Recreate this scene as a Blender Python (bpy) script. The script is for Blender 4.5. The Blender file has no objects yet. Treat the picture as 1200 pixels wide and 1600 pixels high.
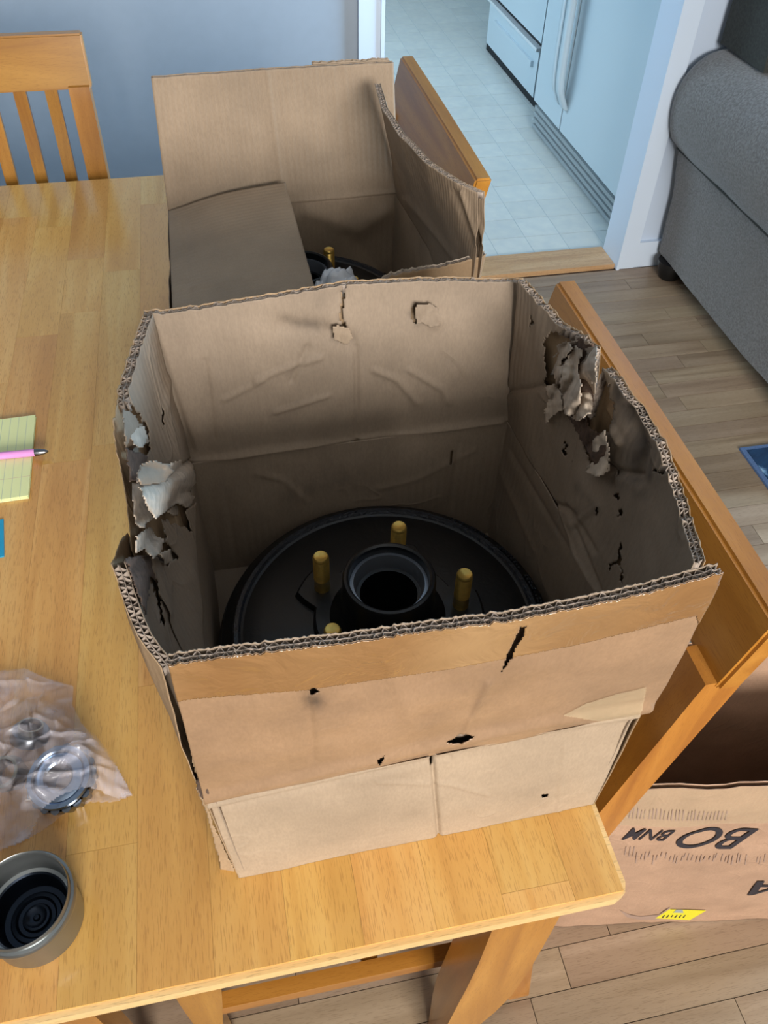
import bpy, bmesh, math, random
import numpy as np
from mathutils import Vector, Matrix, noise
random.seed(7)
C = bpy.context.scene.collection
scene = bpy.context.scene
# ------------------------------------------------------------------ camera
F = 1273.9
CAM = Vector((0, 0, 1.35))
M3 = Matrix(((0.9802904, -0.13027377, 0.14852432), (-0.19656951, -0.71842355, 0.66725409), (0.01977766, -0.68329814, -0.72987156)))
cd = bpy.data.cameras.new('camera'); cam = bpy.data.objects.new('camera', cd); C.objects.link(cam)
r, d, f = M3.col[0], M3.col[1], M3.col[2]
cam.matrix_world = Matrix(((r[0], -d[0], -f[0], 0), (r[1], -d[1], -f[1], 0), (r[2], -d[2], -f[2], 1.35), (0, 0, 0, 1)))
cd.sensor_fit = 'VERTICAL'; cd.sensor_height = 36; cd.lens = F * 36 / 1600; cd.clip_start = .01
scene.camera = cam
# ------------------------------------------------------------------ light
scene.view_settings.view_transform = 'Standard'; scene.view_settings.look = 'None'
scene.view_settings.gamma = 1; scene.view_settings.use_curve_mapping = False
scene.view_settings.exposure = 0.0
w = bpy.data.worlds.new('world'); scene.world = w; w.use_nodes = True
w.node_tree.nodes['Background'].inputs[0].default_value = (.62, .78, 1, 1)
w.node_tree.nodes['Background'].inputs[1].default_value = .6
def area(name, loc, target, sx, sy, power, col, spread=180):
    L = bpy.data.lights.new(name, 'AREA'); L.shape = 'RECTANGLE'; L.size = sx; L.size_y = sy
    L.energy = power; L.color = col; L.spread = math.radians(spread)
    o = bpy.data.objects.new(name, L); C.objects.link(o); o.location = loc
    o.rotation_euler = (Vector(target) - Vector(loc)).to_track_quat('-Z', 'Y').to_euler(); return o
area('window_light_rear', (.42, -2.45, 1.80), (.2, .4, .9), 1.3, .85, 152, (1, .965, .92))
area('window_light_left', (-2.1, 1.3, 1.95), (.2, .8, .9), 1.5, .8, 4.5, (.78, .88, 1))
area('window_light_right', (3.1, 1.25, 1.15), (.3, 2.15, .9), 1.3, .8, 95, (.46, .73, 1), 120)
area('kitchen_window_light', (-.6, 4.0, 1.6), (1.0, 3.4, .4), 1.4, 1.1, 54, (.62, .83, 1))

# ------------------------------------------------------------------ helpers
def ray(x, y): return M3 @ Vector(((x - 600) / F, (y - 800) / F, 1))
def onz(x, y, z): q = ray(x, y); return CAM + q * ((z - 1.35) / q.z)
def onx(x, y, X): q = ray(x, y); return CAM + q * (X / q.x)
def ony(x, y, Y): q = ray(x, y); return CAM + q * (Y / q.y)
def onplane(x, y, P, n): q = ray(x, y); return CAM + q * ((P - CAM).dot(n) / q.dot(n))
Mi = np.array(M3).T
def topx(P):
    q = (np.asarray(P) - np.array([0, 0, 1.35])) @ Mi.T
    return np.stack([F * q[..., 0] / q[..., 2] + 600, F * q[..., 1] / q[..., 2] + 800], -1)
def link(name, me, mat, parent=None, smooth=False):
    if mat is not None and not me.materials: me.materials.append(mat)
    if smooth:
        me.polygons.foreach_set('use_smooth', [True] * len(me.polygons))
    o = bpy.data.objects.new(name, me); C.objects.link(o)
    if parent is not None: o.parent = parent
    return o
def mesh(name, vs, fs, mat, parent=None, smooth=False, uv=None):
    me = bpy.data.meshes.new(name); me.from_pydata([tuple(v) for v in vs], [], fs)
    if uv is not None:
        l = me.uv_layers.new(name='UVMap'); idx = np.empty(len(me.loops), dtype=np.int32)
        me.loops.foreach_get('vertex_index', idx); l.data.foreach_set('uv', np.asarray(uv, dtype=np.float32)[idx].ravel())
    me.update(); return link(name, me, mat, parent, smooth)
def from_bm(name, bm, mat, parent=None, smooth=False, bevel=0, seg=2):
    if bevel:
        es = [e for e in bm.edges if len(e.link_faces) == 2 and e.calc_face_angle(0) > .6]
        bmesh.ops.bevel(bm, geom=es, offset=bevel, segments=seg, affect='EDGES', profile=.6, clamp_overlap=True)
    bmesh.ops.recalc_face_normals(bm, faces=bm.faces)
    me = bpy.data.meshes.new(name); bm.to_mesh(me); bm.free(); return link(name, me, mat, parent, smooth)
def box_bm(x0, x1, y0, y1, z0, z1, bm=None):
    bm = bm or bmesh.new()
    vs = [bm.verts.new((x, y, z)) for z in (z0, z1) for y in (y0, y1) for x in (x0, x1)]
    for f in ((0, 2, 3, 1), (4, 5, 7, 6), (0, 1, 5, 4), (2, 6, 7, 3), (0, 4, 6, 2), (1, 3, 7, 5)): bm.faces.new([vs[i] for i in f])
    return bm
def box(name, x0, x1, y0, y1, z0, z1, mat, parent=None, bevel=0, seg=2): return from_bm(name, box_bm(x0, x1, y0, y1, z0, z1), mat, parent, False, bevel, seg)
def lathe(name, prof, mat, parent=None, n=64, loc=(0, 0, 0), smooth=True, closed=False):
    vs, fs = [], []
    for (rr, z) in prof:
        for k in range(n):
            a = 2 * math.pi * k / n; vs.append((loc[0] + rr * math.cos(a), loc[1] + rr * math.sin(a), loc[2] + z))
    m = len(prof)
    for i in range(m if closed else m - 1):
        for k in range(n):
            a, b = i * n + k, i * n + (k + 1) % n; c, dd = ((i + 1) % m) * n + (k + 1) % n, ((i + 1) % m) * n + k
            fs.append((a, b, c, dd))
    o = mesh(name, vs, fs, mat, parent, smooth)
    if smooth: sharp(o)
    return o
def sharp(o, ang=35):
    bm = bmesh.new(); bm.from_mesh(o.data); bmesh.ops.recalc_face_normals(bm, faces=bm.faces)
    for e in bm.edges: e.smooth = not (len(e.link_faces) == 2 and e.calc_face_angle(0) > math.radians(ang))
    bm.to_mesh(o.data); bm.free()
def prism(name, pts, axis, a0, a1, mat, parent=None, bevel=0, smooth=False, seg=2):
    """closed outline pts extruded along axis ('x','y','z') from a0 to a1"""
    bm = bmesh.new(); n = len(pts)
    def mk(p, a): return {'x': (a, p[0], p[1]), 'y': (p[0], a, p[1]), 'z': (p[0], p[1], a)}[axis]
    v0 = [bm.verts.new(mk(p, a0)) for p in pts]; v1 = [bm.verts.new(mk(p, a1)) for p in pts]
    bm.faces.new(v0); bm.faces.new(v1[::-1])
    for i in range(n): bm.faces.new((v0[i], v1[i], v1[(i + 1) % n], v0[(i + 1) % n]))
    o = from_bm(name, bm, mat, parent, smooth, bevel, seg)
    if smooth: sharp(o, 30)
    return o
def empty(name, loc, label, cat, group=None, rz=0):
    o = bpy.data.objects.new(name, None); C.objects.link(o); o.location = loc; o.rotation_euler = (0, 0, rz); o.empty_display_size = .05
    return tag(o, label, cat, group)
def tag(o, label, cat, group=None):
    o['label'] = label; o['category'] = cat
    if group: o['group'] = group
    return o
def struct(o): o['kind'] = 'structure'; return o
def copy_tree(o, parent=None):
    c = o.copy(); C.objects.link(c); c.parent = parent
    for ch in o.children: copy_tree(ch, c)
    return c
def sm(a, b, x):
    t = min(1, max(0, (x - a) / (b - a))); return t * t * (3 - 2 * t)
def interp(x, pts):
    if x <= pts[0][0]: return pts[0][1]
    for (a, b), (c, dd) in zip(pts, pts[1:]):
        if x <= c: return b + (dd - b) * (x - a) / (c - a) if c > a else dd
    return pts[-1][1]
def spl(pts, n):
    out = []
    P = [Vector(p) for p in pts]; P = [P[0] * 2 - P[1]] + P + [P[-1] * 2 - P[-2]]
    for i in range(1, len(P) - 2):
        for k in range(n):
            t = k / n; a, b, c, dd = P[i - 1], P[i], P[i + 1], P[i + 2]
            out.append(.5 * ((2 * b) + (c - a) * t + (2 * a - 5 * b + 4 * c - dd) * t * t + (3 * b - 3 * c + dd - a) * t ** 3))
    out.append(P[-2].copy()); return out

# ------------------------------------------------------------------ materials
def lin(c): return tuple(((x / 255) / 12.92 if x / 255 <= .04045 else ((x / 255 + .055) / 1.055) ** 2.4) for x in c) + (1,)
class NT:
    def __init__(s, name):
        s.m = bpy.data.materials.new(name); s.m.use_nodes = True; s.t = s.m.node_tree; s.b = s.t.nodes['Principled BSDF']
    def n(s, typ, **kw):
        o = s.t.nodes.new(typ)
        for k, v in kw.items():
            if k.startswith('i_'):
                key = k[2:]; key = int(key) if key.isdigit() else key
                if isinstance(v, bpy.types.NodeSocket): s.t.links.new(v, o.inputs[key])
                else: o.inputs[key].default_value = v
            else: setattr(o, k, v)
        return o
    def l(s, a, b): s.t.links.new(a, b)
    def ramp(s, fac, stops):
        o = s.n('ShaderNodeValToRGB'); s.l(fac, o.inputs[0]); e = o.color_ramp.elements
        while len(e) < len(stops): e.new(.5)
        for k, (p, c) in enumerate(stops): e[k].position = p; e[k].color = c if len(c) == 4 else lin(c)
        return o.outputs[0]
    def mix(s, fac, a, b, mode='MIX'):
        o = s.n('ShaderNodeMix', data_type='RGBA', blend_type=mode)
        for k, v in ((0, fac), (6, a), (7, b)):
            if isinstance(v, bpy.types.NodeSocket): s.l(v, o.inputs[k])
            else: o.inputs[k].default_value = v
        return o.outputs[2]
    def math(s, op, a, b=0.0):
        o = s.n('ShaderNodeMath', operation=op)
        for k, v in ((0, a), (1, b)):
            if isinstance(v, bpy.types.NodeSocket): s.l(v, o.inputs[k])
            else: o.inputs[k].default_value = v
        return o.outputs[0]
    def coords(s, scale, kind='Object', rand=False, rot=(0, 0, 0)):
        tc = s.n('ShaderNodeTexCoord'); v = tc.outputs[kind]
        if rand:
            oi = s.n('ShaderNodeObjectInfo'); m = s.math('MULTIPLY', oi.outputs['Random'], 37.0)
            cx = s.n('ShaderNodeCombineXYZ'); s.l(m, cx.inputs[0]); s.l(m, cx.inputs[1]); s.l(m, cx.inputs[2])
            va = s.n('ShaderNodeVectorMath', operation='ADD'); s.l(v, va.inputs[0]); s.l(cx.outputs[0], va.inputs[1]); v = va.outputs[0]
        mp = s.n('ShaderNodeMapping'); mp.inputs['Scale'].default_value = scale; mp.inputs['Rotation'].default_value = rot; s.l(v, mp.inputs[0]); return mp.outputs[0]
    def bump(s, h, strength=.3, dist=.001, prev=None):
        o = s.n('ShaderNodeBump', i_Strength=strength, i_Distance=dist); s.l(h, o.inputs['Height'])
        if prev is not None: s.l(prev, o.inputs['Normal'])
        s.l(o.outputs[0], s.b.inputs['Normal']); return o.outputs[0]
def plain(name, col, rough=.5, metal=0, coat=0, noisy=0, bump=0, nscale=40):
    t = NT(name); t.b.inputs['Base Color'].default_value = lin(col); t.b.inputs['Roughness'].default_value = rough
    t.b.inputs['Metallic'].default_value = metal; t.b.inputs['Coat Weight'].default_value = coat
    if noisy or bump:
        nz = t.n('ShaderNodeTexNoise', i_Scale=nscale, i_Detail=5.0); t.l(t.coords((1, 1, 1)), nz.inputs[0])
        if noisy:
            c = lin(col); lo = tuple(x * (1 - noisy) for x in c[:3]) + (1,); hi = tuple(min(1, x * (1 + noisy)) for x in c[:3]) + (1,)
            t.l(t.ramp(nz.outputs[0], [(.3, lo), (.7, hi)]), t.b.inputs['Base Color'])
        if bump: t.bump(nz.outputs[0], bump, .002)
    return t.m
def wood(name, dark, mid, light, axis, rough=.3, var=.25, pores=.35, coat=.3, pore=(96, 60, 26), scale=1.0):
    """axis: grain direction 0/1/2; long stretched noise, growth bands and fine pore strokes"""
    t = NT(name); s = [30 * scale] * 3; s[axis] = 2.2 * scale
    n1 = t.n('ShaderNodeTexNoise', i_Scale=1.0, i_Detail=4.0, i_Distortion=1.1); t.l(t.coords(tuple(s), rand=True), n1.inputs[0])
    base = t.ramp(n1.outputs[0], [(.25, dark), (.5, mid), (.75, light)])
    s2 = [1300 * scale] * 3; s2[axis] = 90 * scale
    n2 = t.n('ShaderNodeTexNoise', i_Scale=1.0, i_Detail=2.0); t.l(t.coords(tuple(s2), rand=True), n2.inputs[0])
    pm = t.ramp(n2.outputs[0], [(.56, (0, 0, 0, 1)), (.64, (1, 1, 1, 1))])
    base = t.mix(t.math('MULTIPLY', pm, pores), base, lin(pore))
    oi = t.n('ShaderNodeObjectInfo')
    hs = t.n('ShaderNodeHueSaturation'); t.l(base, hs.inputs['Color'])
    t.l(t.math('ADD', t.math('MULTIPLY', oi.outputs['Random'], var), 1 - var / 2), hs.inputs['Value'])
    r2 = t.math('FRACT', t.math('MULTIPLY', oi.outputs['Random'], 17.3))
    t.l(t.math('ADD', t.math('MULTIPLY', r2, .012), .494), hs.inputs['Hue'])
    t.l(hs.outputs[0], t.b.inputs['Base Color'])
    t.b.inputs['Roughness'].default_value = rough; t.b.inputs['Coat Weight'].default_value = coat; t.b.inputs['Coat Roughness'].default_value = .12
    t.bump(pm, -.15, .0004); return t.m
def cardboard(name, col, dirt=.25, lines=.25, liner_var=.10, crease=.35):
    t = NT(name); uv = t.coords((1, 1, 1), 'UV')
    nz = t.n('ShaderNodeTexNoise', i_Scale=14.0, i_Detail=6.0, i_Roughness=.6); t.l(t.coords((1, 1, 1)), nz.inputs[0])
    c = lin(col); lo = tuple(x * (1 - liner_var * 1.6) for x in c[:3]) + (1,); hi = tuple(x * (1 + liner_var) for x in c[:3]) + (1,)
    base = t.ramp(nz.outputs[0], [(.3, lo), (.7, hi)])
    fb = t.n('ShaderNodeTexNoise', i_Scale=700.0, i_Detail=3.0); t.l(t.coords((1, 1, .35)), fb.inputs[0])
    base = t.mix(t.ramp(fb.outputs[0], [(.35, (.16, .16, .16, 1)), (.65, (0, 0, 0, 1))]), base, tuple(x * .35 for x in c[:3]) + (1,))
    sc = t.n('ShaderNodeTexNoise', i_Scale=6.0, i_Detail=8.0, i_Roughness=.75); t.l(t.coords((1, 1, 1)), sc.inputs[0])
    base = t.mix(t.math('MULTIPLY', t.ramp(sc.outputs[0], [(.58, (0, 0, 0, 1)), (.75, (1, 1, 1, 1))]), dirt), base, tuple(x * .45 for x in c[:3]) + (1,))
    at_ = t.n('ShaderNodeAttribute', attribute_name='stain'); sn = t.n('ShaderNodeTexNoise', i_Scale=90.0, i_Detail=5.0); t.l(t.coords((1, 1, .4)), sn.inputs[0])
    base = t.mix(t.math('MULTIPLY', at_.outputs['Fac'], t.ramp(sn.outputs[0], [(.35, (.15, .15, .15, 1)), (.62, (1, 1, 1, 1))])), base, lin((62, 56, 52)))
    wv = t.n('ShaderNodeTexWave', i_Scale=48.0, i_Distortion=.25, wave_type='BANDS', bands_direction='X'); t.l(uv, wv.inputs[0])
    t.l(base, t.b.inputs['Base Color']); t.b.inputs['Roughness'].default_value = .72; t.b.inputs['Specular IOR Level'].default_value = .3
    p = t.bump(wv.outputs[1], lines, .0006)
    cr = t.n('ShaderNodeTexNoise', i_Scale=22.0, i_Detail=4.0, i_Distortion=.6); t.l(t.coords((1, 1, 1)), cr.inputs[0])
    p = t.bump(cr.outputs[0], .30, .004, p)
    rn = t.n('ShaderNodeTexNoise', i_Scale=13.0, i_Detail=2.0, i_Distortion=.5); t.l(t.coords((1, 1, 1), rot=(.4, .9, .3)), rn.inputs[0])
    mk = t.n('ShaderNodeTexNoise', i_Scale=9.0, i_Detail=1.0); t.l(t.coords((1, 1, 1)), mk.inputs[0])
    rg_ = t.math('MAXIMUM', t.math('SUBTRACT', 1.0, t.math('MULTIPLY', t.math('ABSOLUTE', t.math('SUBTRACT', rn.outputs[0], .5)), 34.0)), 0.0)
    rg_ = t.math('MULTIPLY', rg_, t.ramp(mk.outputs[0], [(.45, (0, 0, 0, 1)), (.58, (1, 1, 1, 1))]))
    p = t.bump(rg_, crease, .0016, p)
    t.bump(fb.outputs[0], .12, .0005, p); return t.m
M_table = wood('table_wood', (190, 138, 70), (208, 158, 86), (220, 178, 108), 1, rough=.26, var=.11, pores=.42, pore=(150, 102, 52))
M_tedge = wood('table_edge_wood', (214, 172, 108), (232, 196, 134), (240, 208, 150), 0, rough=.3, var=.1, pores=.3)
M_chair = {a: wood('chair_wood_' + 'xyz'[a], (148, 94, 34), (174, 118, 44), (194, 138, 60), a, rough=.3, var=.12, pores=.3, pore=(130, 76, 26)) for a in (0, 1, 2)}
M_oak = wood('oak_floor_wood', (128, 106, 84), (152, 130, 106), (168, 146, 122), 0, rough=.38, var=.28, pores=.32, coat=.15, pore=(96, 74, 52), scale=.8)
M_thr = wood('threshold_wood', (176, 136, 92), (198, 160, 114), (210, 176, 132), 0, rough=.4, var=.05)
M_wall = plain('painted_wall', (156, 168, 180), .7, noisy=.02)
M_wallu = plain('unseen_wall_paint', (92, 90, 90), .8)
M_wallk = plain('kitchen_wall', (190, 196, 196), .7)
M_trim = plain('white_trim', (212, 226, 242), .4)
M_wallr = plain('back_wall_pale', (196, 210, 228), .7)  # right piece of the back wall, paler in tone than the left
M_ceil = plain('ceiling_paint', (205, 205, 203), .8)
M_card = cardboard('kraft_cardboard', (148, 131, 113))
M_cardo = cardboard('kraft_cardboard_outer', (164, 138, 108), dirt=.10, lines=.10)
M_card2 = cardboard('clean_cardboard', (156, 137, 116), dirt=.06, crease=.1)
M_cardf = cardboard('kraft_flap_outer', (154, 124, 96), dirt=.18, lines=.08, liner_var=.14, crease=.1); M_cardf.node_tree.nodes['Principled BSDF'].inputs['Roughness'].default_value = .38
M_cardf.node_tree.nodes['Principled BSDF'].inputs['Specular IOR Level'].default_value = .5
M_cardw = cardboard('kraft_wall_outer', (164, 144, 121), dirt=.10, lines=.10)
M_card3 = cardboard('floor_cardboard', (180, 146, 120), dirt=.1, lines=.15)
M_flute = plain('fluting_paper', (150, 136, 124), .85, noisy=.25, nscale=300)
M_torn = plain('torn_paper', (184, 168, 150), .85, noisy=.2, bump=.5, nscale=120)
M_gap = plain('torn_inner_brown', (84, 66, 54), .9, noisy=.4, bump=.6, nscale=200)

def tape_mat():
    t = NT('packing_tape'); nz = t.n('ShaderNodeTexNoise', i_Scale=34.0, i_Detail=4.0, i_Distortion=.8); t.l(t.coords((1, 1, 1)), nz.inputs[0])
    n2 = t.n('ShaderNodeTexNoise', i_Scale=7.0, i_Detail=2.0); t.l(t.coords((1, .1, .3)), n2.inputs[0])
    t.l(t.ramp(n2.outputs[0], [(.35, (122, 84, 46)), (.65, (156, 124, 86))]), t.b.inputs['Base Color'])
    t.b.inputs['Roughness'].default_value = .16; t.b.inputs['Specular IOR Level'].default_value = .7
    t.bump(nz.outputs[0], .9, .005); return t.m
M_tape = tape_mat()
def clear_tape():
    t = NT('clear_tape'); nz = t.n('ShaderNodeTexNoise', i_Scale=24.0, i_Detail=5.0); t.l(t.coords((1, 1, 3)), nz.inputs[0])
    t.b.inputs['Base Color'].default_value = lin((222, 206, 168)); t.b.inputs['Roughness'].default_value = .14; t.b.inputs['Alpha'].default_value = .24
    t.bump(nz.outputs[0], .5, .003); return t.m
M_clear = clear_tape()
def plastic():
    t = NT('plastic_film'); nz = t.n('ShaderNodeTexNoise', i_Scale=20.0, i_Detail=5.0, i_Distortion=2.0); t.l(t.coords((1, 1, 1)), nz.inputs[0])
    t.b.inputs['Base Color'].default_value = lin((232, 228, 238)); t.b.inputs['Roughness'].default_value = .16
    t.l(t.ramp(nz.outputs[0], [(.38, (.10, .10, .10, 1)), (.70, (.40, .40, .40, 1))]), t.b.inputs['Alpha'])
    t.b.inputs['Specular IOR Level'].default_value = .9
    t.bump(nz.outputs[0], .45, .006); return t.m
M_film = plastic()
M_black = plain('black_painted_iron', (6, 8, 12), .42, coat=.12, bump=.12, nscale=260)
M_blackc = plain('cast_black_texture', (18, 24, 34), .38, coat=.3, bump=.8, nscale=420)
M_steelr = plain('machined_steel', (140, 146, 156), .35, .7)
M_brass = plain('zinc_yellow_steel', (214, 180, 96), .3, .75, noisy=.15, nscale=160)
M_capo = plain('cap_zinc', (146, 150, 150), .34, .9, noisy=.05)
M_capd = plain('cap_dark_inside', (38, 46, 58), .25, .8)
M_race = plain('bearing_steel', (150, 168, 192), .22, 1)
M_roll = plain('roller_steel', (120, 124, 130), .3, 1)
M_nut = plain('nut_steel', (150, 146, 130), .3, 1)
M_appl = plain('white_appliance', (196, 212, 220), .28, coat=.3)
M_appg = plain('appliance_gap', (20, 24, 28), .7)
M_grille = plain('fridge_grille', (150, 160, 164), .4)
M_sofa = NT('sofa_chenille')
def _sofa():
    t = M_sofa; nz = t.n('ShaderNodeTexNoise', i_Scale=180.0, i_Detail=4.0); t.l(t.coords((1, 1, 1)), nz.inputs[0])
    n2 = t.n('ShaderNodeTexNoise', i_Scale=7.0, i_Detail=3.0); t.l(t.coords((1, 1, 1)), n2.inputs[0])
    a = t.ramp(nz.outputs[0], [(.35, (78, 77, 76)), (.65, (118, 118, 118))])
    a = t.mix(t.math('MULTIPLY', n2.outputs[0], .35), a, lin((104, 98, 90)))
    t.l(a, t.b.inputs['Base Color']); t.b.inputs['Roughness'].default_value = .9; t.b.inputs['Sheen Weight'].default_value = .35
    t.bump(nz.outputs[0], .7, .003)
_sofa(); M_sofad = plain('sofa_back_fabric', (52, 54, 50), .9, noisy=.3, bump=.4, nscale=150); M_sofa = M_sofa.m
M_foot = plain('black_foot', (14, 14, 15), .4)
M_tile = NT('vinyl_tile')
def _tile():
    t = M_tile; nz = t.n('ShaderNodeTexNoise', i_Scale=26.0, i_Detail=6.0); t.l(t.coords((1, 1, 1), rand=True), nz.inputs[0])
    a = t.ramp(nz.outputs[0], [(.3, (204, 212, 212)), (.7, (216, 222, 218))]); oi = t.n('ShaderNodeObjectInfo')
    hs = t.n('ShaderNodeHueSaturation'); t.l(a, hs.inputs['Color']); t.l(t.math('ADD', t.math('MULTIPLY', oi.outputs['Random'], .08), .96), hs.inputs['Value'])
    t.l(hs.outputs[0], t.b.inputs['Base Color']); t.b.inputs['Roughness'].default_value = .3; t.bump(nz.outputs[0], .15, .002)
_tile(); M_tile = M_tile.m
M_grout = plain('vinyl_grout', (176, 190, 196), .5)
M_paper = NT('legal_paper')
def _paper():
    t = M_paper; tc = t.n('ShaderNodeTexCoord'); sp = t.n('ShaderNodeSeparateXYZ'); t.l(tc.outputs['Object'], sp.inputs[0])
    fr = t.math('FRACT', t.math('MULTIPLY', sp.outputs[0], 1 / .0087)); ln = t.math('LESS_THAN', fr, .07)
    a = t.mix(t.math('MULTIPLY', ln, .45), lin((226, 232, 172)), lin((120, 150, 170)))
    m1 = t.math('LESS_THAN', t.math('ABSOLUTE', t.math('SUBTRACT', sp.outputs[1], .030)), .0004)
    a = t.mix(t.math('MULTIPLY', m1, .35), a, lin((190, 130, 130)))
    t.l(a, t.b.inputs['Base Color']); t.b.inputs['Roughness'].default_value = .7
_paper(); M_paper = M_paper.m
M_pen = plain('pink_pen_barrel', (226, 150, 214), .35)
M_pend = plain('pen_tip_metal', (120, 122, 126), .2, 1)
M_teal = plain('teal_card', (28, 150, 190), .5)
M_ink = plain('black_print', (42, 38, 44), .7)
M_inkp = plain('smudged_print', (160, 134, 118), .8)
M_yel = plain('yellow_label', (224, 214, 40), .5)
M_rug = NT('blue_rug')
def _rug():
    t = M_rug; nz = t.n('ShaderNodeTexNoise', i_Scale=7.0, i_Detail=4.0, i_Distortion=1.5); t.l(t.coords((1, 1, 1)), nz.inputs[0])
    a = t.ramp(nz.outputs[0], [(.35, (14, 44, 76)), (.5, (26, 66, 104)), (.56, (120, 160, 196)), (.62, (180, 208, 226)), (.68, (24, 60, 96))])
    t.l(a, t.b.inputs['Base Color']); t.b.inputs['Roughness'].default_value = .95
    n2 = t.n('ShaderNodeTexNoise', i_Scale=400.0); t.l(t.coords((1, 1, 1)), n2.inputs[0]); t.bump(n2.outputs[0], .6, .003)
_rug(); M_rug = M_rug.m
M_rugb = plain('rug_border', (84, 110, 150), .95, noisy=.2, nscale=300)

# ------------------------------------------------------------------ setting
fl = struct(box('floor', -2.2, 3.2, -2.6, 2.155, -.05, -.004, plain('floor_joint', (70, 54, 40), .8)))
PW = .0574; LY0 = .3005 - PW * 4
cnt = 0
me_cache = {}
for k in range(-1, 37):
    y0 = LY0 + k * PW
    if y0 + PW > 2.155: continue
    x = -.5 - random.random() * .5
    if k == 3: x = .358 - .72
    while x < 1.9:
        L = round(random.choice((.48, .6, .72, .9)), 2)
        if k == 3 and abs(x + .362) < .01: L = .72
        if L not in me_cache: me_cache[L] = None
        if me_cache[L] is None:
            o = box('floor_board', 0, L - .0012, 0, PW - .0011, -.012, 0, M_oak, None, .0007, 1); me_cache[L] = o.data
        else:
            o = bpy.data.objects.new('floor_board', me_cache[L]); C.objects.link(o)
        o.location = (x, y0, random.uniform(-.0004, 0)); o.parent = fl; cnt += 1
        x += L
WB = 2.155
struct(box('wall_back', -2.2, .38, WB, 2.25, 0, 2.45, M_wall)); 
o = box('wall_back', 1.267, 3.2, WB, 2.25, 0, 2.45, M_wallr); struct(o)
struct(box('wall_back', .38, 1.267, WB, 2.25, 2.08, 2.45, M_wall))
for n, x0, x1, z0, z1 in (('trim_1', .38, .442, 0, 2.05), ('trim_2', 1.207, 1.267, 0, 2.05), ('trim_3', .38, 1.267, 2.05, 2.11)):
    b = struct(box(n, x0, x1, 2.138, WB + (.02 if n != 'trim_3' else .0), z0, z1, M_trim, None, .003))
    if n == 'trim_2': box('trim_bead', 1.2065, 1.2155, 2.132, 2.139, 0, 2.05, M_trim, b, .002)
    if n == 'trim_1': box('trim_bead', .4335, .4425, 2.132, 2.139, 0, 2.05, M_trim, b, .002)
struct(box('door_1', 1.207, 1.2672, WB + .02, 2.25, 0, 2.08, M_trim))['label'] = 'right door jamb'
struct(box('door_2', .3798, .442, WB + .02, 2.25, 0, 2.08, M_trim))
struct(box('baseboard_back', 1.268, 3.19, 2.140, WB, 0, .085, M_trim, None, .003))
struct(box('baseboard_left', -2.19, .379, 2.140, WB, 0, .085, M_trim, None, .003))
struct(box('trim_4', .443, 1.206, 2.150, 2.262, -.004, .012, M_thr, None, .004))
struct(box('wall_left', -2.3, -2.2, -2.6, 2.25, 0, 2.45, M_wallu))
struct(box('wall_right', 3.2, 3.3, -2.6, 2.25, 0, 2.45, M_wallu))
struct(box('wall_front', -2.3, 3.3, -2.7, -2.6, 0, 2.45, M_wallu))
struct(box('ceiling', -2.3, 3.3, -2.7, 6.3, 2.45, 2.5, M_ceil))
struct(box('wall_kitchen_right', 2.06, 2.16, 2.25, 6.2, 0, 2.45, M_wallk))
struct(box('wall_kitchen_left', -.9, -.8, 2.25, 6.2, 0, 2.45, M_wallk))
struct(box('wall_kitchen_back', -.9, 2.16, 6.2, 6.3, 0, 2.45, M_wallk))
kf = struct(box('floor', -.8, 2.06, 2.2501, 6.2, -.05, -.0006, M_grout))
TP = .1225; tm = None
for i in range(12):
    for j in range(24):
        x0 = .985 - 5 * TP + i * TP - TP * 1; y0 = 2.262 + j * TP
        if x0 > 1.62 or (j < 3 and x0 < .35): continue
        if tm is None:
            o = box('vinyl_tile', 0, TP - .0025, 0, TP - .0025, -.002, .0004, M_tile, None, .0006, 1); tm = o.data
        else: o = bpy.data.objects.new('vinyl_tile', tm); C.objects.link(o)
        o.location = (x0 + .001, y0 + .001, 0); o.parent = kf

# ------------------------------------------------------------------ kitchen appliances
FX = 1.28
fr = empty('refrigerator', (FX, 2.8, 0), 'white side-by-side refrigerator just beyond the doorway, next to the stove', 'refrigerator')
def P(name, x0, x1, y0, y1, z0, z1, mat, par, bevel=0, seg=2):
    o = box(name, x0, x1, y0, y1, z0, z1, mat, None, bevel, seg); o.parent = par; o.matrix_parent_inverse = Matrix.Translation(-Vector(par.location)); return o
P('body', FX + .06, 2.03, 2.335, 3.225, .02, 1.75, M_appl, fr, .006)
d1 = P('door', FX, FX + .058, 2.335, 2.925, .115, 1.75, M_appl, fr, .012, 3)
d2 = P('door', FX, FX + .058, 2.935, 3.225, .115, 1.75, M_appl, fr, .012, 3)
for yy, par, s in ((2.905, d1, -1), (2.955, d2, 1)):
    pts = [(FX + .004, z) for z in (1.3, .2)]
    prof = spl([(0, 1.30), (-.034, 1.24), (-.040, 1.0), (-.040, .55), (-.036, .30), (-.014, .225), (0, .20)], 5)
    vs, fs = [], []
    for q in prof:
        hw = .011 if s > 0 else .017
        for (ax, ay) in ((-.012, -hw), (-.012, hw), (.006, hw + .004), (.006, -hw - .004)): vs.append((FX + q[0] + ax, yy + ay, q[1]))
    n = len(prof)
    for i in range(n - 1):
        for k in range(4): fs.append((i * 4 + k, i * 4 + (k + 1) % 4, i * 4 + 4 + (k + 1) % 4, i * 4 + 4 + k))
    fs += [(0, 1, 2, 3), tuple(range(n * 4 - 4, n * 4))]
    o = mesh('handle', vs, fs, M_appl, par, True)
g = P('base_grille', FX + .03, FX + .06, 2.345, 3.215, .012, .11, M_appg, fr)
for k in range(4):
    o = box('grille_slat', FX + .004, FX + .032, 2.345, 3.215, .016 + k * .023, .030 + k * .023, M_grille, g, .004)
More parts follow.
